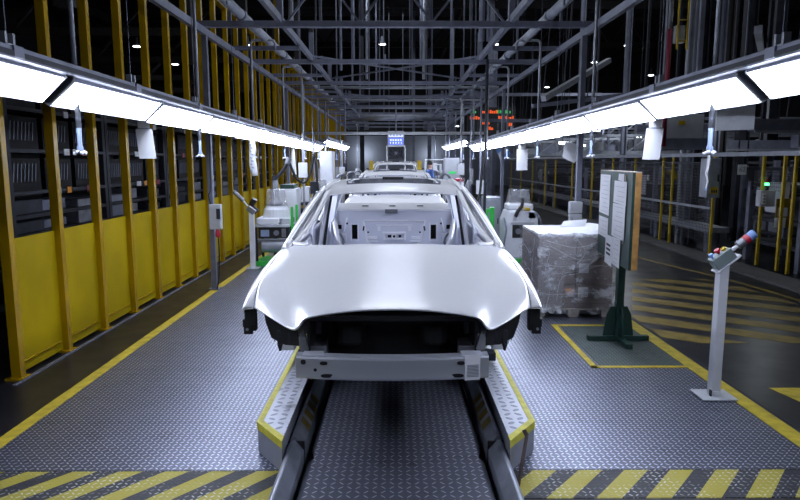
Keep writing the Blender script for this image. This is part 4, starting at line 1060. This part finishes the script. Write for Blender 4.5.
for k, (x, y) in enumerate(((1.62, 10.6), (1.62, 11.3))):
    t = thing('guard_post', 'bright green square guard post left of the right console, %s' % ('nearer', 'farther')[k], 'post', (x, y, 0), 'green guard posts')
    MB(t).bb(x-.035, x+.035, y-.035, y+.035, .003, .98-.1*k).build('post', 'brightgreen', t); MB(t).bb(x-.1, x+.035, y-.03, y+.03, .9-.1*k, .95-.1*k).build('arm', 'brightgreen', t)
    MB(t).bb(x-.07, x+.07, y-.07, y+.07, .0025, .012).build('foot', 'brightgreen', t)
# tall white cabinets on the left side
def cabinet(x0, x1, y0, y1, h, lb, m='offw', top=None, z0=.003, nm='control_cabinet'):
    t = thing(nm, lb, 'cabinet', ((x0+x1)/2, (y0+y1)/2, z0))
    MB(t).bb(x0, x1, y0, y1, z0, h).build('housing', m, t, bev=.012)
    MB(t).bb(x0+.03, x1-.03, y0-.012, y0-.0005, z0+.08, h-.05).build('door', m, t, bev=.004)
    MB(t).bb(x1-.07, x1-.05, y0-.03, y0-.012, (z0+h)/2-.06, (z0+h)/2+.06).build('handle', 'black', t)
    if top: MB(t).bb(x0+.05, x1-.05, y0, y1, h, h+.08).build('top_unit', top, t)
    return t
cabinet(-2.28, -1.92, 12.2, 12.7, 1.22, 'tall white cabinet with green top unit behind the left console', 'white', 'green')
cabinet(-1.95, -1.62, 16.3, 16.9, 2.0, 'tall narrow white cabinet far down the left side under the far lights', 'white')
cabinet(1.6, 2.1, 21, 21.5, 1.85, 'grey-green cabinet with a lime stripe far down the right side', 'offw')
t = bpy.data.objects['control_cabinet.002']; MB(t).bb(1.75, 1.98, 20.97, 20.985, 1.33, 1.41).build('lime_stripe', 'ledg', t)
t = cabinet(1.55, 1.85, 17.0, 17.4, 1.2, 'low white cabinet with a red top tray far down the right side', 'white', 'red')
cabinet(1.85, 2.2, 13.2, 13.7, 1.0, 'low grey cabinet behind the right console', 'lsteel')
t = thing('work_bench', 'dark bench with small parts behind the left cabinet', 'bench', (-1.75, 14, 0))
MB(t).bb(-2.3, -1.35, 13.4, 14.4, .82, .88).build('top', 'dsteel', t)
for a in (-2.25, -1.4):
    for c in (13.45, 14.35): MB(t).bb(a-.03, a+.03, c-.03, c+.03, .003, .82).build('leg', 'dsteel', t)
MB(t).bb(-2.2, -1.5, 13.5, 14.3, .25, .7).build('drawer_block', 'black', t)
for k, (x, y, w, h, m) in enumerate(((-1.6, 13.6, .22, .2, 'lsteel'), (-1.95, 13.7, .16, .3, 'white'), (-1.45, 14.1, .14, .12, 'bluegrey'), (-2.15, 14.0, .12, .24, 'paper'))):
    t = thing('parts_box', '%s box on the dark bench on the left, %s' % (('grey', 'tall white', 'small blue-grey', 'slim pale')[k], ('nearest', 'centre', 'rear right', 'rear left')[k]), 'box', (x, y, .88), 'boxes on the left bench')
    MB(t).bb(x-w/2, x+w/2, y-.1, y+.1, .88, .88+h).build('box_body', m, t, bev=.01); MB(t).bb(x-w/2-.004, x+w/2+.004, y-.104, y+.104, .88+h, .90+h).build('lid', m, t)
# boom with hanging dark hose on the left
t = thing('tool_balancer', 'dark tool arm with a looping black hose over the left console', 'arm', (-2.12, 11, 0))
MB(t).tube([(-2.12, 11, .003), (-2.12, 11, 1.5)], .03, 8).build('mast', 'dsteel', t)
MB(t).tube([(-2.10, 11, 1.1), (-2.10, 11, 1.42)], [.08, .05], 10).build('joint', 'cast', t)
MB(t).tube([(-2.10, 11, 1.42), (-1.95, 11, 1.60), (-1.86, 11, 1.74)], .028, 8).build('forearm', 'dsteel', t)
MB(t).tube([(-1.88, 11, 1.70), (-1.84, 11, 1.80)], .05, 8).build('elbow', 'cast', t)
MB(t).tube(smooth_path([(-1.86, 11, 1.77), (-1.80, 11, 1.62), (-1.72, 11, 1.45), (-1.60, 11, 1.38), (-1.50, 11, 1.50), (-1.44, 11, 1.72), (-1.42, 11, 1.85), (-1.38, 11, 1.72), (-1.36, 11, 1.4), (-1.32, 11, 1.05)], 6), .022, 8).build('hose', 'rubber', t, smooth=True)
MB(t).tube([(-1.43, 11, 1.84), (-1.43, 11, 3.4)], .006, 6).build('suspension_wire', 'steel', t)
t = thing('hanging_tool', 'dark hanging weld tool with black hose right of the nearest body', 'tool', (1.60, 10.8, 0))
MB(t).tube([(1.52, 10.8, .10), (1.52, 10.8, 3.42)], .026, 8).build('pole', 'dsteel', t); MB(t).bb(1.44, 1.60, 10.72, 10.88, .003, .1).build('foot', 'dsteel', t)
MB(t).tube(smooth_path([(1.50, 10.7, 1.95), (1.45, 10.7, 1.6), (1.42, 10.7, 1.2), (1.34, 10.7, 1.0), (1.30, 10.7, 1.1)], 5), .022, 8).build('hose', 'rubber', t)
MB(t).box((1.22, 10.8, 1.30), (.08, .1, .26), (0, .3, 0)).build('gun_body', 'cast', t, bev=.02)
MB(t).tube(smooth_path([(1.22, 10.8, 1.18), (1.16, 10.8, 1.12), (1.12, 10.8, 1.2)], 4), .016, 6).build('gun_arm', 'safeyel', t)
MB(t).tube([(1.25, 10.8, 1.42), (1.30, 10.8, 3.4)], .006, 6).build('suspension_wire', 'steel', t)
# more equipment poles down both sides
random.seed(11)
for k in range(14):
    s = 1 if k % 2 else -1
    y = 13+k*1.25; x = s*(1.62+random.random()*.6)
    if s < 0 and 16 < y < 17.2: y += 1.2
    lb = '%s slim dark equipment pole from the viewer on the %s side of the line' % (ORD[k//2], 'right' if s > 0 else 'left')
    t = thing('equipment_pole', lb, 'pole', (x, y, 0), 'equipment poles beside the line')
    h = random.choice((2.4, 3.4, 3.4)); MB(t).tube([(x, y, .003), (x, y, h)], .022, 6).build('pole', 'steel' if k % 3 else 'lsteel', t)
    MB(t).bb(x-.06, x+.06, y-.06, y+.06, .0025, .02).build('foot', 'dsteel', t)
    z = .9+random.random()*.6
    MB(t).bb(x-.09, x+.09, y-.10, y-.025, z, z+.3).build('terminal_box', random.choice(('offw', 'cast', 'dsteel', 'white')), t, bev=.008)
    MB(t).tube(smooth_path([(x, y-.06, z), (x+.1*s, y-.1, z-.3), (x-.05, y-.05, .3)], 4), .014, 6).build('cable', 'rubber', t)
for k in range(6):
    s = 1 if k % 2 else -1; y = 17.9+k*1.9; x = s*1.75
    if s > 0 and y > 20: y += .5
    t = thing('weld_station', '%s grey weld station from the viewer on the %s side' % (ORD[k//2], 'right' if s > 0 else 'left'), 'machine', (x, y, 0), 'weld stations along the line')
    MB(t).bb(x-.28, x+.28, y-.3, y+.3, .003, .9+.1*(k % 3)).build('cabinet_body', ('offw', 'white', 'lsteel')[k % 3], t, bev=.02)
    MB(t).bb(x-.2, x+.2, y-.32, y-.301, .4, .7).build('panel', 'black', t)
    MB(t).tube(smooth_path([(x, y, .95), (x-.1*s, y, 1.3), (x-.3*s, y, 1.35), (x-.38*s, y, 1.15)], 4), .045, 8).build('robot_arm', 'cast', t)
# ------------------------------------------------------------------ end of the line
for s, nm in ((-1, 'left'), (1, 'right')):
    x = s*.66-.02
    t = thing('guide_pillar', 'short yellow guide pillar %s of the farthest body' % nm, 'pillar', (x, 17.5, 0), 'yellow guide pillars')
    MB(t).bb(x-.055, x+.055, 17.45, 17.55, 1.42, 1.76).build('yellow_head', 'safeyel', t, bev=.01)
    MB(t).bb(x-.03+s*.1, x+.03+s*.1, 17.48, 17.52, 0.003, 1.55).build('post', 'dsteel', t)
    MB(t).bb(x-.03, x+.03+s*.1, 17.47, 17.53, 1.46, 1.52).build('bracket', 'dsteel', t)
t = thing('status_board', 'hanging blue and white lit status board over the line end', 'sign', (0, 28, 2.8))
MB(t).bb(-.36, .36, 28, 28.1, 2.42, 3.05).build('housing', 'offw', t)
MB(t).bb(-.32, .32, 27.985, 27.999, 2.46, 2.76).build('blue_field', 'screenblue', t); MB(t).bb(-.32, .32, 27.985, 27.999, 2.80, 3.0).build('white_field', 'screenwhite', t)
for k in range(5):
    MB(t).bb(-.26+k*.11, -.19+k*.11, 27.975, 27.984, 2.62, 2.70).build('lit_character', 'screenwhite', t); MB(t).bb(-.26+k*.12, -.22+k*.12, 27.975, 27.984, 2.50, 2.57).build('lit_character', 'screenwhite', t)
b = MB(t)
for k in range(4): b.bb(-.27+k*.14, -.19+k*.14, 27.975, 27.984, 2.84, 2.95)
b.build('blue_character', 'screenblue', t)
for x in (-.3, .3): MB(t).tube([(x, 28.05, 3.05), (x, 28.05, 8.2)], .015, 6).build('hanger', 'steel', t)
t = thing('display_stand', 'dark display screen in a white tube frame below the status board', 'display', (0, 27, 0))
for x in (-.38, .38): MB(t).tube([(x, 27, 0), (x, 27, 2.35)], .03, 8).build('frame_post', 'white', t)
MB(t).bb(-.41, .41, 26.97, 27.03, 2.35, 2.40).build('frame_top', 'white', t)
MB(t).bb(-.32, .32, 26.93, 27.0, 1.85, 2.33).build('screen', 'screendark', t)
b = MB(t)
for k in range(6): a = k*PI/3; b.tube([(.0, 26.925, 2.09), (.09*math.cos(a), 26.925, 2.09+.09*math.sin(a))], .012, 5)
b.build('star_graphic', 'steel', t)
t = thing('message_display', 'dark hanging display with glowing orange and green text right of the line', 'sign', (3.6, 26, 3.3))
MB(t).bb(2.9, 4.85, 26, 26.15, 2.75, 3.9).build('housing', 'black', t)
random.seed(5)
for z, m, segs in ((3.66, 'ledg', ((2.95, 3.25), (4.1, 4.6))), (3.66, 'led', ((3.42, 4.1),)), (3.42, 'led', ((3.0, 3.5), (4.15, 4.7))), (3.22, 'led', ((3.5, 3.75),)), (3.15, 'led', ((4.5, 4.68),)), (3.0, 'led', ((3.7, 3.95),))):
    b = MB(t)
    for a, c in segs:
        x = a
        while x < c:
            w = random.choice((.05, .07)); b.bb(x, x+w, 25.985, 25.999, z, z+random.choice((.09, .13))); x += w+.025
    b.build('lit_text', m, t)
for x in (3.0, 4.7): MB(t).tube([(x, 26.07, 3.9), (x, 26.07, 8.2)], .02, 6).build('hanger', 'dsteel', t)
t = thing('portal_frame', 'white tube doorway frame behind the worker', 'frame', (1.5, 25, 0))
for a, c, h in ((1.15, 1.92, 1.80), (1.35, 1.75, 1.62)):
    MB(t).tube([(a, 25, 0.003), (a, 25, h), (c, 25, h), (c, 25, 0.003)], .05, 8).build('tube', 'white', t)
for i, (x, y, w, lb) in enumerate(((-1.75, 33, .22, 'left'), (2.6, 30, .15, 'right of centre'), (3.9, 26.6, .2, 'behind the orange display'), (1.0, 36, .14, 'by the status board'), (2.0, 38, .22, 'farthest'))):
    t = tag(MB().bb(x-w/2, x+w/2, y, y+w, -.011, 9.9).build('hall_column', 'steel' if i != 0 else 'dsteel'), 'dark steel hall column %s near the line end' % lb, 'column', 'hall columns')
    
# the worker
def person(x, y, face):
    t = thing('person', 'person in a blue work shirt standing side-on right of the line, far away', 'person', (x, y, 0), rz=face)
    def skin(name, pts, edges, m, parent, root=0, sub=2):
        me = bpy.data.meshes.new(name); me.from_pydata([p[:3] for p in pts], edges, []); o = bpy.data.objects.new(name, me); C.objects.link(o); o.parent = parent
        md = o.modifiers.new('skin', 'SKIN'); sv = me.skin_vertices
        if not sv: me.skin_vertices
        bm = bmesh.new(); bm.from_mesh(me); L = bm.verts.layers.skin.verify(); bm.verts.ensure_lookup_table()
        for i, p in enumerate(pts): bm.verts[i][L].radius = (p[3], p[4] if len(p) > 4 else p[3]); bm.verts[i][L].use_root = (i == root)
        bm.to_mesh(me); bm.free(); o.modifiers.new('sub', 'SUBSURF').levels = sub; o.modifiers['sub'].render_levels = sub
        me.materials.append(M[m]); md.use_smooth_shade = True; return o
    # facing +Y locally; body as one surface
    P = [(0,0,.95,.14,.11),(0,0,1.12,.125,.10),(0,0,1.30,.15,.11),(0,0,1.42,.12,.09),(0,.01,1.50,.05,.05),(0,.02,1.60,.07,.085),(0,.025,1.68,.07,.085),
         (.17,0,1.41,.06),(.22,.02,1.15,.045),(.20,.20,1.02,.035),(.19,.30,1.03,.03),(-.17,0,1.41,.06),(-.22,.02,1.15,.045),(-.20,.20,1.02,.035),(-.19,.30,1.03,.03),
         (.09,0,.88,.09),(.10,.02,.48,.065),(.10,-.02,.09,.045),(.10,.12,.04,.045,.035),(-.09,0,.88,.09),(-.10,.02,.48,.065),(-.10,-.02,.09,.045),(-.10,.12,.04,.045,.035)]
    E = [(0,1),(1,2),(2,3),(3,4),(4,5),(5,6),(3,7),(7,8),(8,9),(9,10),(3,11),(11,12),(12,13),(13,14),(0,15),(15,16),(16,17),(17,18),(0,19),(19,20),(20,21),(21,22)]
    skin('body', P, E, 'skin', t)
    S = [(0,0,.96,.155,.125),(0,0,1.12,.145,.12),(0,0,1.30,.17,.13),(0,0,1.41,.14,.11),(0,.0,1.47,.07,.07),(.17,0,1.42,.075),(.22,.02,1.15,.062),(.205,.13,1.06,.052),(-.17,0,1.42,.075),(-.22,.02,1.15,.062),(-.205,.13,1.06,.052)]
    skin('shirt', S, [(0,1),(1,2),(2,3),(3,4),(3,5),(5,6),(6,7),(3,8),(8,9),(9,10)], 'shirt', t)
    T = [(0,0,.96,.15,.12),(.09,0,.86,.105),(.10,.02,.48,.082),(.10,-.02,.12,.07),(-.09,0,.86,.105),(-.10,.02,.48,.082),(-.10,-.02,.12,.07)]
    skin('trousers', T, [(0,1),(1,2),(2,3),(0,4),(4,5),(5,6)], 'trousers', t)
    MB().lathe((0, .005, 1.64), [(.085, -.02), (.098, .03), (.095, .08), (.06, .12), (.01, .13)], 14).build('hair', 'hair', t, smooth=True)
    for s in (-1, 1):
        MB().lathe((s*.03, .108, 1.655), [(.008, -.006), (.010, 0), (.008, .006)], 8).build('eye', 'black', t)
        MB().bb(s*.10-.045, s*.10+.045, -.06, .20, .003, .09).build('shoe', 'black', t, bev=.02)
        for q in range(4): MB().tube([(s*.19-.025+q*.016, .32, 1.03), (s*.19-.025+q*.016, .38, 1.02), (s*.19-.025+q*.016, .40, .99)], .008, 6).build('finger', 'skin', t)
        MB().tube([(s*.165, .31, 1.04), (s*.15, .34, 1.05), (s*.15, .37, 1.04)], .009, 6).build('thumb', 'skin', t)
    MB().extrude([(-.012, .105, 1.62), (.012, .105, 1.62), (.006, .13, 1.625), (.003, .108, 1.66), (-.003, .108, 1.66)], (0, .004, 0)).build('nose', 'skin', t)
    MB().bb(-.022, .022, .098, .108, 1.595, 1.60).build('mouth', 'darkred', t)
person(1.17, 22, R(-70))
# ------------------------------------------------------------------ right-hand fence with yellow posts
t = thing('machine_fence', 'long wire-mesh machine fence with slim yellow posts on the right of the aisle', 'fence', (5.78, 12, 0))
PY = [9.49, 9.76, 10.32, 11.55, 13.3, 13.78, 15.4, 17, 18.78, 20.9, 23.1, 24.7, 27, 29.5, 32]
for i, y in enumerate(PY):
    x = 5.82 if y > 11 else 6.0
    MB(t).bb(x-.022, x+.022, y-.022, y+.022, .03, 1.83).build('post', 'safeyel', t, bev=.003)
    if i < 5: MB(t).tube([(x-.02, y-.06, .24), (x+.02, y+.06, .24)], .02, 6).build('post_clamp', 'safeyel', t)
for a, b_ in zip(PY[3:-1], PY[4:]):
    MB(t).bb(5.855, 5.86, a+.04, b_-.04, .2, 1.70).build('mesh_panel', 'mesh', t)
MB(t).bb(5.79, 5.86, 8.2, 33, 1.83, 1.90).build('top_rail', 'lsteel', t)
MB(t).bb(5.80, 5.84, 11.6, 33, 1.70, 1.73).build('mid_rail', 'dsteel', t)
MB(t).bb(5.80, 5.84, 11.6, 33, .86, .90).build('low_rail', 'lsteel', t)
MB(t).bb(5.9, 6.3, 11.8, 33, .40, .50).build('floor_conveyor', 'lsteel', t)
for k in range(9): MB(t).bb(6.0, 6.2, 12+k*2.4, 12.15+k*2.4, -.011, .40).build('conveyor_leg', 'steel', t)
for k, y in enumerate((8.9, 8.35, 7.7)):
    x = 6.15+.08*k
    q = thing('bollard', '%s tall yellow post from the left at the right picture edge' % ORD[k], 'post', (x, y, 0), 'yellow posts at the right edge')
    MB(q).tube([(x, y, -.011), (x, y, 2.0)], .035, 12).build('post', 'safeyel', q, smooth=True); MB(q).tube([(x, y, -.0115), (x, y, .01)], .09, 12).build('foot', 'safeyel', q)
# boxes and signs on the fence
t = cabinet(5.55, 5.79, 11.25, 11.55, 1.80, 'tall grey cabinet with a yellow warning sticker on the yellow fence post', 'lsteel', None, 1.10)
MB(t).bb(5.60, 5.74, 11.225, 11.236, 1.17, 1.29).build('warning_sticker', 'safeyel', t)
b = MB(t)
for q in range(3): b.bb(5.615+q*.04, 5.64+q*.04, 11.22, 11.224, 1.19, 1.24)
b.build('sticker_print', 'black', t)
t = thing('signal_box', 'grey push-button box with a glowing green lamp on a yellow post', 'box', (6.0, 10.2, 1.2))
MB(t).bb(5.88, 6.12, 10.14, 10.28, 1.02, 1.28).build('housing', 'offw', t, bev=.008); MB(t).bb(5.90, 5.96, 10.125, 10.139, 1.06, 1.24).build('legend', 'paper', t)
b = MB(t)
for q in range(3): b.bb(5.915, 5.945, 10.118, 10.124, 1.08+q*.05, 1.11+q*.05)
b.build('legend_print', 'ink', t)
MB(t).tube([(6.0, 10.2, 1.28), (6.0, 10.2, 1.36)], .03, 12).build('lamp_base', 'black', t); MB(t).tube([(6.0, 10.2, 1.36), (6.0, 10.2, 1.40)], .032, 12).build('green_lamp', 'greenlamp', t); MB(t).tube([(6.0, 10.2, 1.40), (6.0, 10.2, 1.48)], .032, 12).build('red_lamp', 'darkred', t)
def text(body, size, loc, rot, m, parent, name='lettering'):
    cu = bpy.data.curves.new(name, 'FONT'); cu.body = body; cu.size = size; cu.extrude = .001; cu.align_x = 'CENTER'; cu.align_y = 'CENTER'
    o = bpy.data.objects.new(name, cu); C.objects.link(o); o.parent = parent; o.location = Vector(loc)-parent.location; o.rotation_euler = rot; cu.materials.append(M[m])
    me = bpy.data.meshes.new_from_object(o.evaluated_get(bpy.context.evaluated_depsgraph_get())); bpy.data.objects.remove(o)
    o = bpy.data.objects.new(name, me); C.objects.link(o); o.parent = parent; o.location = Vector(loc)-parent.location; o.rotation_euler = rot
    if not me.materials: me.materials.append(M[m])
    return o
t = thing('bay_sign', 'small white sign reading 62 hanging on the right fence', 'sign', (5.9, 10.7, 1.6))
MB(t).bb(5.78, 5.93, 10.7, 10.71, 1.52, 1.69).build('plate', 'paper', t); text('62', .11, (5.855, 10.695, 1.605), (PI/2, 0, 0), 'ink', t)
t = thing('info_panel', 'ochre board with two white papers on the right fence', 'board', (6.15, 9.95, 1.0))
MB(t).bb(6.02, 6.28, 9.93, 9.95, .70, 1.16).build('board', 'paint_faint', t)
for k, (a, c, z0, z1) in enumerate(((6.05, 6.2, .88, 1.02), (6.0, 6.18, .70, .86))): MB(t).bb(a, c, 9.92-.002*k, 9.925-.002*k, z0, z1).build('paper_sheet', 'paper', t)
o = MB().bb(6.10, 6.24, 9.98, 9.99, 1.16, 1.42).build('posted_sheet', 'paper'); tag(o, 'single white paper above the ochre board on the right fence', 'paper')
# heavy cabinet hung over the fence
t = thing('overhead_cabinet', 'large grey cabinet mounted above the right fence', 'cabinet', (5.9, 12.3, 2.2))
MB(t).bb(5.07, 5.78, 12.0, 12.6, 2.17, 2.62).build('housing', 'offw', t, bev=.01); MB(t).bb(5.0, 5.88, 11.95, 12.65, 1.97, 2.17).build('plinth', 'steel', t)
MB(t).bb(5.3, 5.42, 11.985, 11.999, 2.42, 2.5).build('lime_sticker', 'safeyel', t)
for x in (5.12, 5.75): MB(t).bb(x-.04, x+.04, 12.25, 12.33, 2.62, 8.2).build('hanger', 'steel', t)
# mezzanine conveyor above the fence with clutter
for i, (y, z, x0, x1) in enumerate(((9.9, 2.05, 6.2, 12), (10.8, 2.35, 6.0, 13), (14, 2.1, 5.9, 14), (16, 2.55, 6, 15))):
    t = thing('conveyor_beam', '%s dark cross-wise overhead conveyor beam behind the right fence' % ORD[i], 'beam', (x0, y, z), 'overhead conveyor beams')
    MB(t).bb(x0, x1, y-.1, y+.1, z-.10, z+.10).build('girder', 'steel', t); MB(t).bb(x0, x1, y-.14, y-.1, z-.13, z-.09).build('flange', 'lsteel', t)
    for k in range(5):
        x = x0+.2+k*(x1-x0-.4)/4; MB(t).bb(x-.03, x+.03, y-.03, y+.03, z+.1, 8.2).build('hanger', 'dsteel', t)
random.seed(21)
for i in range(11):
    y = 10.5+i*1.9; x = 7.0+(i % 3)*.9
    kind = ('press_frame', 'storage_shelf', 'machine_cell')[i % 3]
    lb = '%s dark %s behind the right fence, counted from the viewer' % (ORD[i], kind.replace('_', ' '))
    t = thing(kind, lb, 'machine', (x, y, -.011), 'machinery behind the right fence')
    w, d, h = 1.3, 1.5, 1.3+random.random()*.55
    for a in (-w/2, w/2):
        for c in (-d/2, d/2): MB(t).bb(x+a-.05, x+a+.05, y+c-.05, y+c+.05, -.011, h).build('upright', 'steel', t)
    for z in (.35, .75, 1.15, h-.05): MB(t).bb(x-w/2, x+w/2, y-d/2, y+d/2, z-.03, z+.03).build('deck', 'sheetgrey', t)
    if i % 3 == 0:
        MB(t).bb(x-.4, x+.4, y-.5, y+.5, .78, 1.1).build('tooling_block', 'dsteel', t); MB(t).bb(x-w/2-.06, x-w/2-.04, y-.3, y+.2, .9, 1.4).build('control_panel', 'offw', t)
    elif i % 3 == 1:
        for k in range(4): MB(t).bb(x-.55, x+.4, y-.7+k*.36, y-.42+k*.36, .38, .38+.15+.1*(k % 3)).build('stacked_part', 'lsteel' if k % 2 else 'cast', t)
    else:
        MB(t).tube([(x, y, .78), (x, y, 1.3), (x-.4, y-.2, 1.6), (x-.7, y-.3, 1.3)], [.14, .12, .09, .07], 10).build('robot_arm', 'safeyel' if i % 2 else 'cast', t)
    if i % 2 == 0: MB(t).bb(x-w/2-.08, x-w/2-.06, y-.6, y+.6, 1.25, 1.6).build('mesh_screen', 'mesh', t)
    MB(t).bb(x-w/2-.075, x-w/2-.055, y+.2, y+.45, 1.0, 1.3).build('notice', random.choice(('paper', 'offw', 'red', 'bluegrey')), t)
# pipes and tall steelwork at upper right
b0 = [(4.62, 11.0, .05, 'darkred', 2.0, 3.95, 'dark red pipe standing by the yellow ladder'), (4.62, 11.0, .045, 'lsteel', 3.95, 9.9, 'grey upper pipe above the dark red pipe')]
for x, y, r, m, z0, z1, lb in b0:
    tag(MB().tube([(x, y, z0), (x, y, z1)], r*.8, 10).build('riser_pipe', m, smooth=True), lb, 'pipe')
t = thing('ladder', 'narrow yellow caged ladder high on the right steelwork', 'ladder', (5.35, 11, 3.9))
for x in (4.66, 4.82): MB(t).tube([(x+.05, 10.9, 3.6), (x+.05, 10.9, 9.8)], .018, 6).build('rail', 'safeyel', t)
for k in range(18): MB(t).tube([(4.71, 10.9, 3.75+k*.33), (4.87, 10.9, 3.75+k*.33)], .011, 6).build('rung', 'safeyel', t)
MB(t).bb(4.70, 4.85, 10.95, 11.05, 3.72, 4.0).build('bracket_plate', 'offw', t)
for i, (x, y, w, m) in enumerate(((5.98, 13.2, .10, 'lsteel'), (6.2, 13.4, .10, 'steel'), (6.42, 13.6, .16, 'dsteel'), (6.62, 13.2, .10, 'steel'), (6.9, 13.5, .12, 'roofsteel'), (7.6, 14, .2, 'dsteel'), (6.5, 18.2, .12, 'steel'), (6.3, 22, .12, 'steel'), (9.5, 16.2, .25, 'dsteel'), (4.3, 28, .12, 'steel'))):
    t = thing('steel_column', '%s tall steel column from the nearest, in the cluster on the right' % ORD[i], 'column', (x, y, 0), 'steel columns on the right')
    b = MB(t).bb(x-w/2, x+w/2, y-.01, y+.01, -.011, 9.9); b.build('web', m, t)
    MB(t).bb(x-w/2-.015, x-w/2+.015, y-w/2, y+w/2, -.011, 9.9).build('flange', m, t); MB(t).bb(x+w/2-.015, x+w/2+.015, y-w/2, y+w/2, -.011, 9.9).build('flange', m, t)
for i, (x0, y0, z0, x1, y1, z1, m) in enumerate(((5.0, 9, 3.55, 7.6, 13.5, 4.0, 'lsteel'), (2.75, 12, 2.9, 4.6, 14, 3.9, 'lsteel'), (3.4, 16, 3.1, 6.5, 16.5, 3.5, 'steel'), (2.7, 20, 3.0, 7, 20, 3.0, 'steel'), (2.7, 24, 4.2, 9, 24, 4.2, 'steel'))):
    tag(MB().bar((x0, y0, z0), (x1, y1, z1), .10, .10).build('overhead_girder', m), '%s pale sloping girder from the viewer high on the right' % ORD[i], 'beam', 'girders on the right')
# rooftop-level clutter frames far right: bright machine lights seen through steelwork
k = 0
for i, (x, y, z) in enumerate(((5.2, 24, 2.6), (6.4, 24.5, 2.4), (7.6, 25, 2.9), (8.6, 23, 2.3), (9.6, 26, 2.7), (6.0, 20, 2.15), (7.4, 19, 2.2), (5.4, 28, 3.0), (4.6, 30, 2.5), (10.5, 24, 2.2), (5.0, 26.5, 2.9), (6.9, 27.5, 3.3), (8.1, 28, 2.4), (5.7, 22.5, 2.35), (9.0, 30, 3.2), (6.3, 30.5, 2.7))):
    y -= .7; t = thing('work_lamp', '%s small bright work lamp among the steelwork far behind the right fence' % ORD[i], 'light', (x, y, z), 'work lamps far behind the right fence')
    MB(t).bb(x-.16, x+.16, y-.05, y+.05, z, z+.06).build('housing', 'lsteel', t); MB(t).bb(x-.14, x+.14, y-.06, y-.051, z-.03, z+.05).build('glass', 'bay_lamp', t); MB(t).bb(x-.01, x+.01, y, y+.02, z+.06, 8.2).build('hanger', 'dsteel', t)
for i in range(5):
    y = 19+i*3.0
    t = thing('gallery_frame', '%s pale gallery framework from the viewer above the right fence' % ORD[i], 'frame', (8, y, 2.5), 'gallery frames far behind the right fence')
    for z in (2.0, 2.5, 3.0): MB(t).bb(5.5, 12, y-.04, y+.04, z-.04, z+.04).build('rail', 'lsteel', t)
    for q in range(9): MB(t).bb(5.5+q*.8, 5.56+q*.8, y-.03, y+.03, 1.98, 3.0).build('stanchion', 'steel', t)
    for q in (0, 6): MB(t).bar((5.6+q, y, 3.0), (6.0+q, y, 8.2), .03).build('hanger', 'dsteel', t)
    for q in range(5): MB(t).bar((5.6+q*1.3, y, 2.0), (6.9+q*1.3, y, 3.0), .03).build('brace', 'lsteel', t)
    for q in range(5): MB(t).bb(5.8+q*1.3, 6.3+q*1.3, y+.1, y+.5, 2.06, 2.3+.1*((q+i) % 3)).build('machine_box', ('offw', 'cast', 'steel')[(q+i) % 3], t)
# overhead frame behind the left fence
for i in range(6):
    y = 8+i*4.6
    t = thing('roof_frame', '%s dark framework from the viewer behind the yellow fence' % ORD[i], 'frame', (-6, y, 5), 'dark roof frames on the left')
    MB(t).bb(-12, -3.4, y-.06, y+.06, 5.0, 5.2).build('beam', 'roofsteel', t); MB(t).bar((-10, y, 5.2), (-7, y, 8.2), .08).build('brace', 'roofsteel', t); MB(t).bar((-4, y, 5.2), (-7, y, 8.2), .08).build('brace', 'roofsteel', t)
    MB(t).bb(-4.1, -3.9, y-.1, y+.1, 3.6, 8.2).build('hanger', 'roofsteel', t)
t = tag(MB().bb(-3.62, -3.5, 19.5, 19.62, -.011, 8.2).build('tall_yellow_column', 'postyel'), 'yellow column rising far above the left fence', 'column')

# ------------------------------------------------------------------ daylight-free hall light
def area(name, loc, size, power, col=(.85, .92, 1.), rot=(0, 0, 0)):
    l = bpy.data.lights.new(name, 'AREA'); l.shape = 'RECTANGLE'; l.size, l.size_y = size; l.energy = power; l.color = col
    o = bpy.data.objects.new(name, l); C.objects.link(o); o.location = loc; o.rotation_euler = rot; return o
def pt(name, loc, power, r=.2, col=(.85, .92, 1.)):
    l = bpy.data.lights.new(name, 'POINT'); l.energy = power; l.shadow_soft_size = r; l.color = col
    o = bpy.data.objects.new(name, l); C.objects.link(o); o.location = loc; return o
# area fills for the pendants' light over the hall, no fixtures of their own
area('hall_fill', (8, 16, 8.0), (6, 14), 180)
area('hall_fill', (0, 26, 8.0), (8, 14), 260)
area('hall_fill', (-6, 12, 8.0), (3, 14), 30)
area('line_fill', (0, 8, 7.9), (3, 6), 90)
pt('wall_washer', (-2.3, 45.2, 2.2), 40, .2); pt('wall_washer', (2.4, 45.2, 2.2), 30, .2)
pt('gallery_fill', (7.5, 21, 3.6), 160, .4)  # added point fill without a fixture, brightens the gallery

pt('machine_fill', (7.4, 12.2, 2.6), 22, .3); pt('machine_fill', (7.6, 16.5, 2.6), 40, .3)  # added point fills without fixtures, brighten the machines behind the fence
w = bpy.data.worlds.new('dim_hall'); bpy.context.scene.world = w; w.use_nodes = True
w.node_tree.nodes['Background'].inputs[0].default_value = (.25, .32, .5, 1); w.node_tree.nodes['Background'].inputs[1].default_value = .02
cam = bpy.data.cameras.new('camera'); co = bpy.data.objects.new('camera', cam); C.objects.link(co)
cam.sensor_width = 36; cam.lens = 630/800*36; cam.clip_end = 200; cam.clip_start = .05
co.location = (0, 0, 1.75); co.rotation_euler = (PI/2-math.atan(89/630), 0, -math.atan(4/630))
sc = bpy.context.scene; sc.camera = co
vs = sc.view_settings; vs.view_transform = 'Standard'; vs.look = 'None'; vs.exposure = .12; vs.gamma = 1; vs.use_curve_mapping = False
sc.cycles.max_bounces = 6; sc.cycles.use_denoising = True; sc.cycles.sample_clamp_indirect = 4
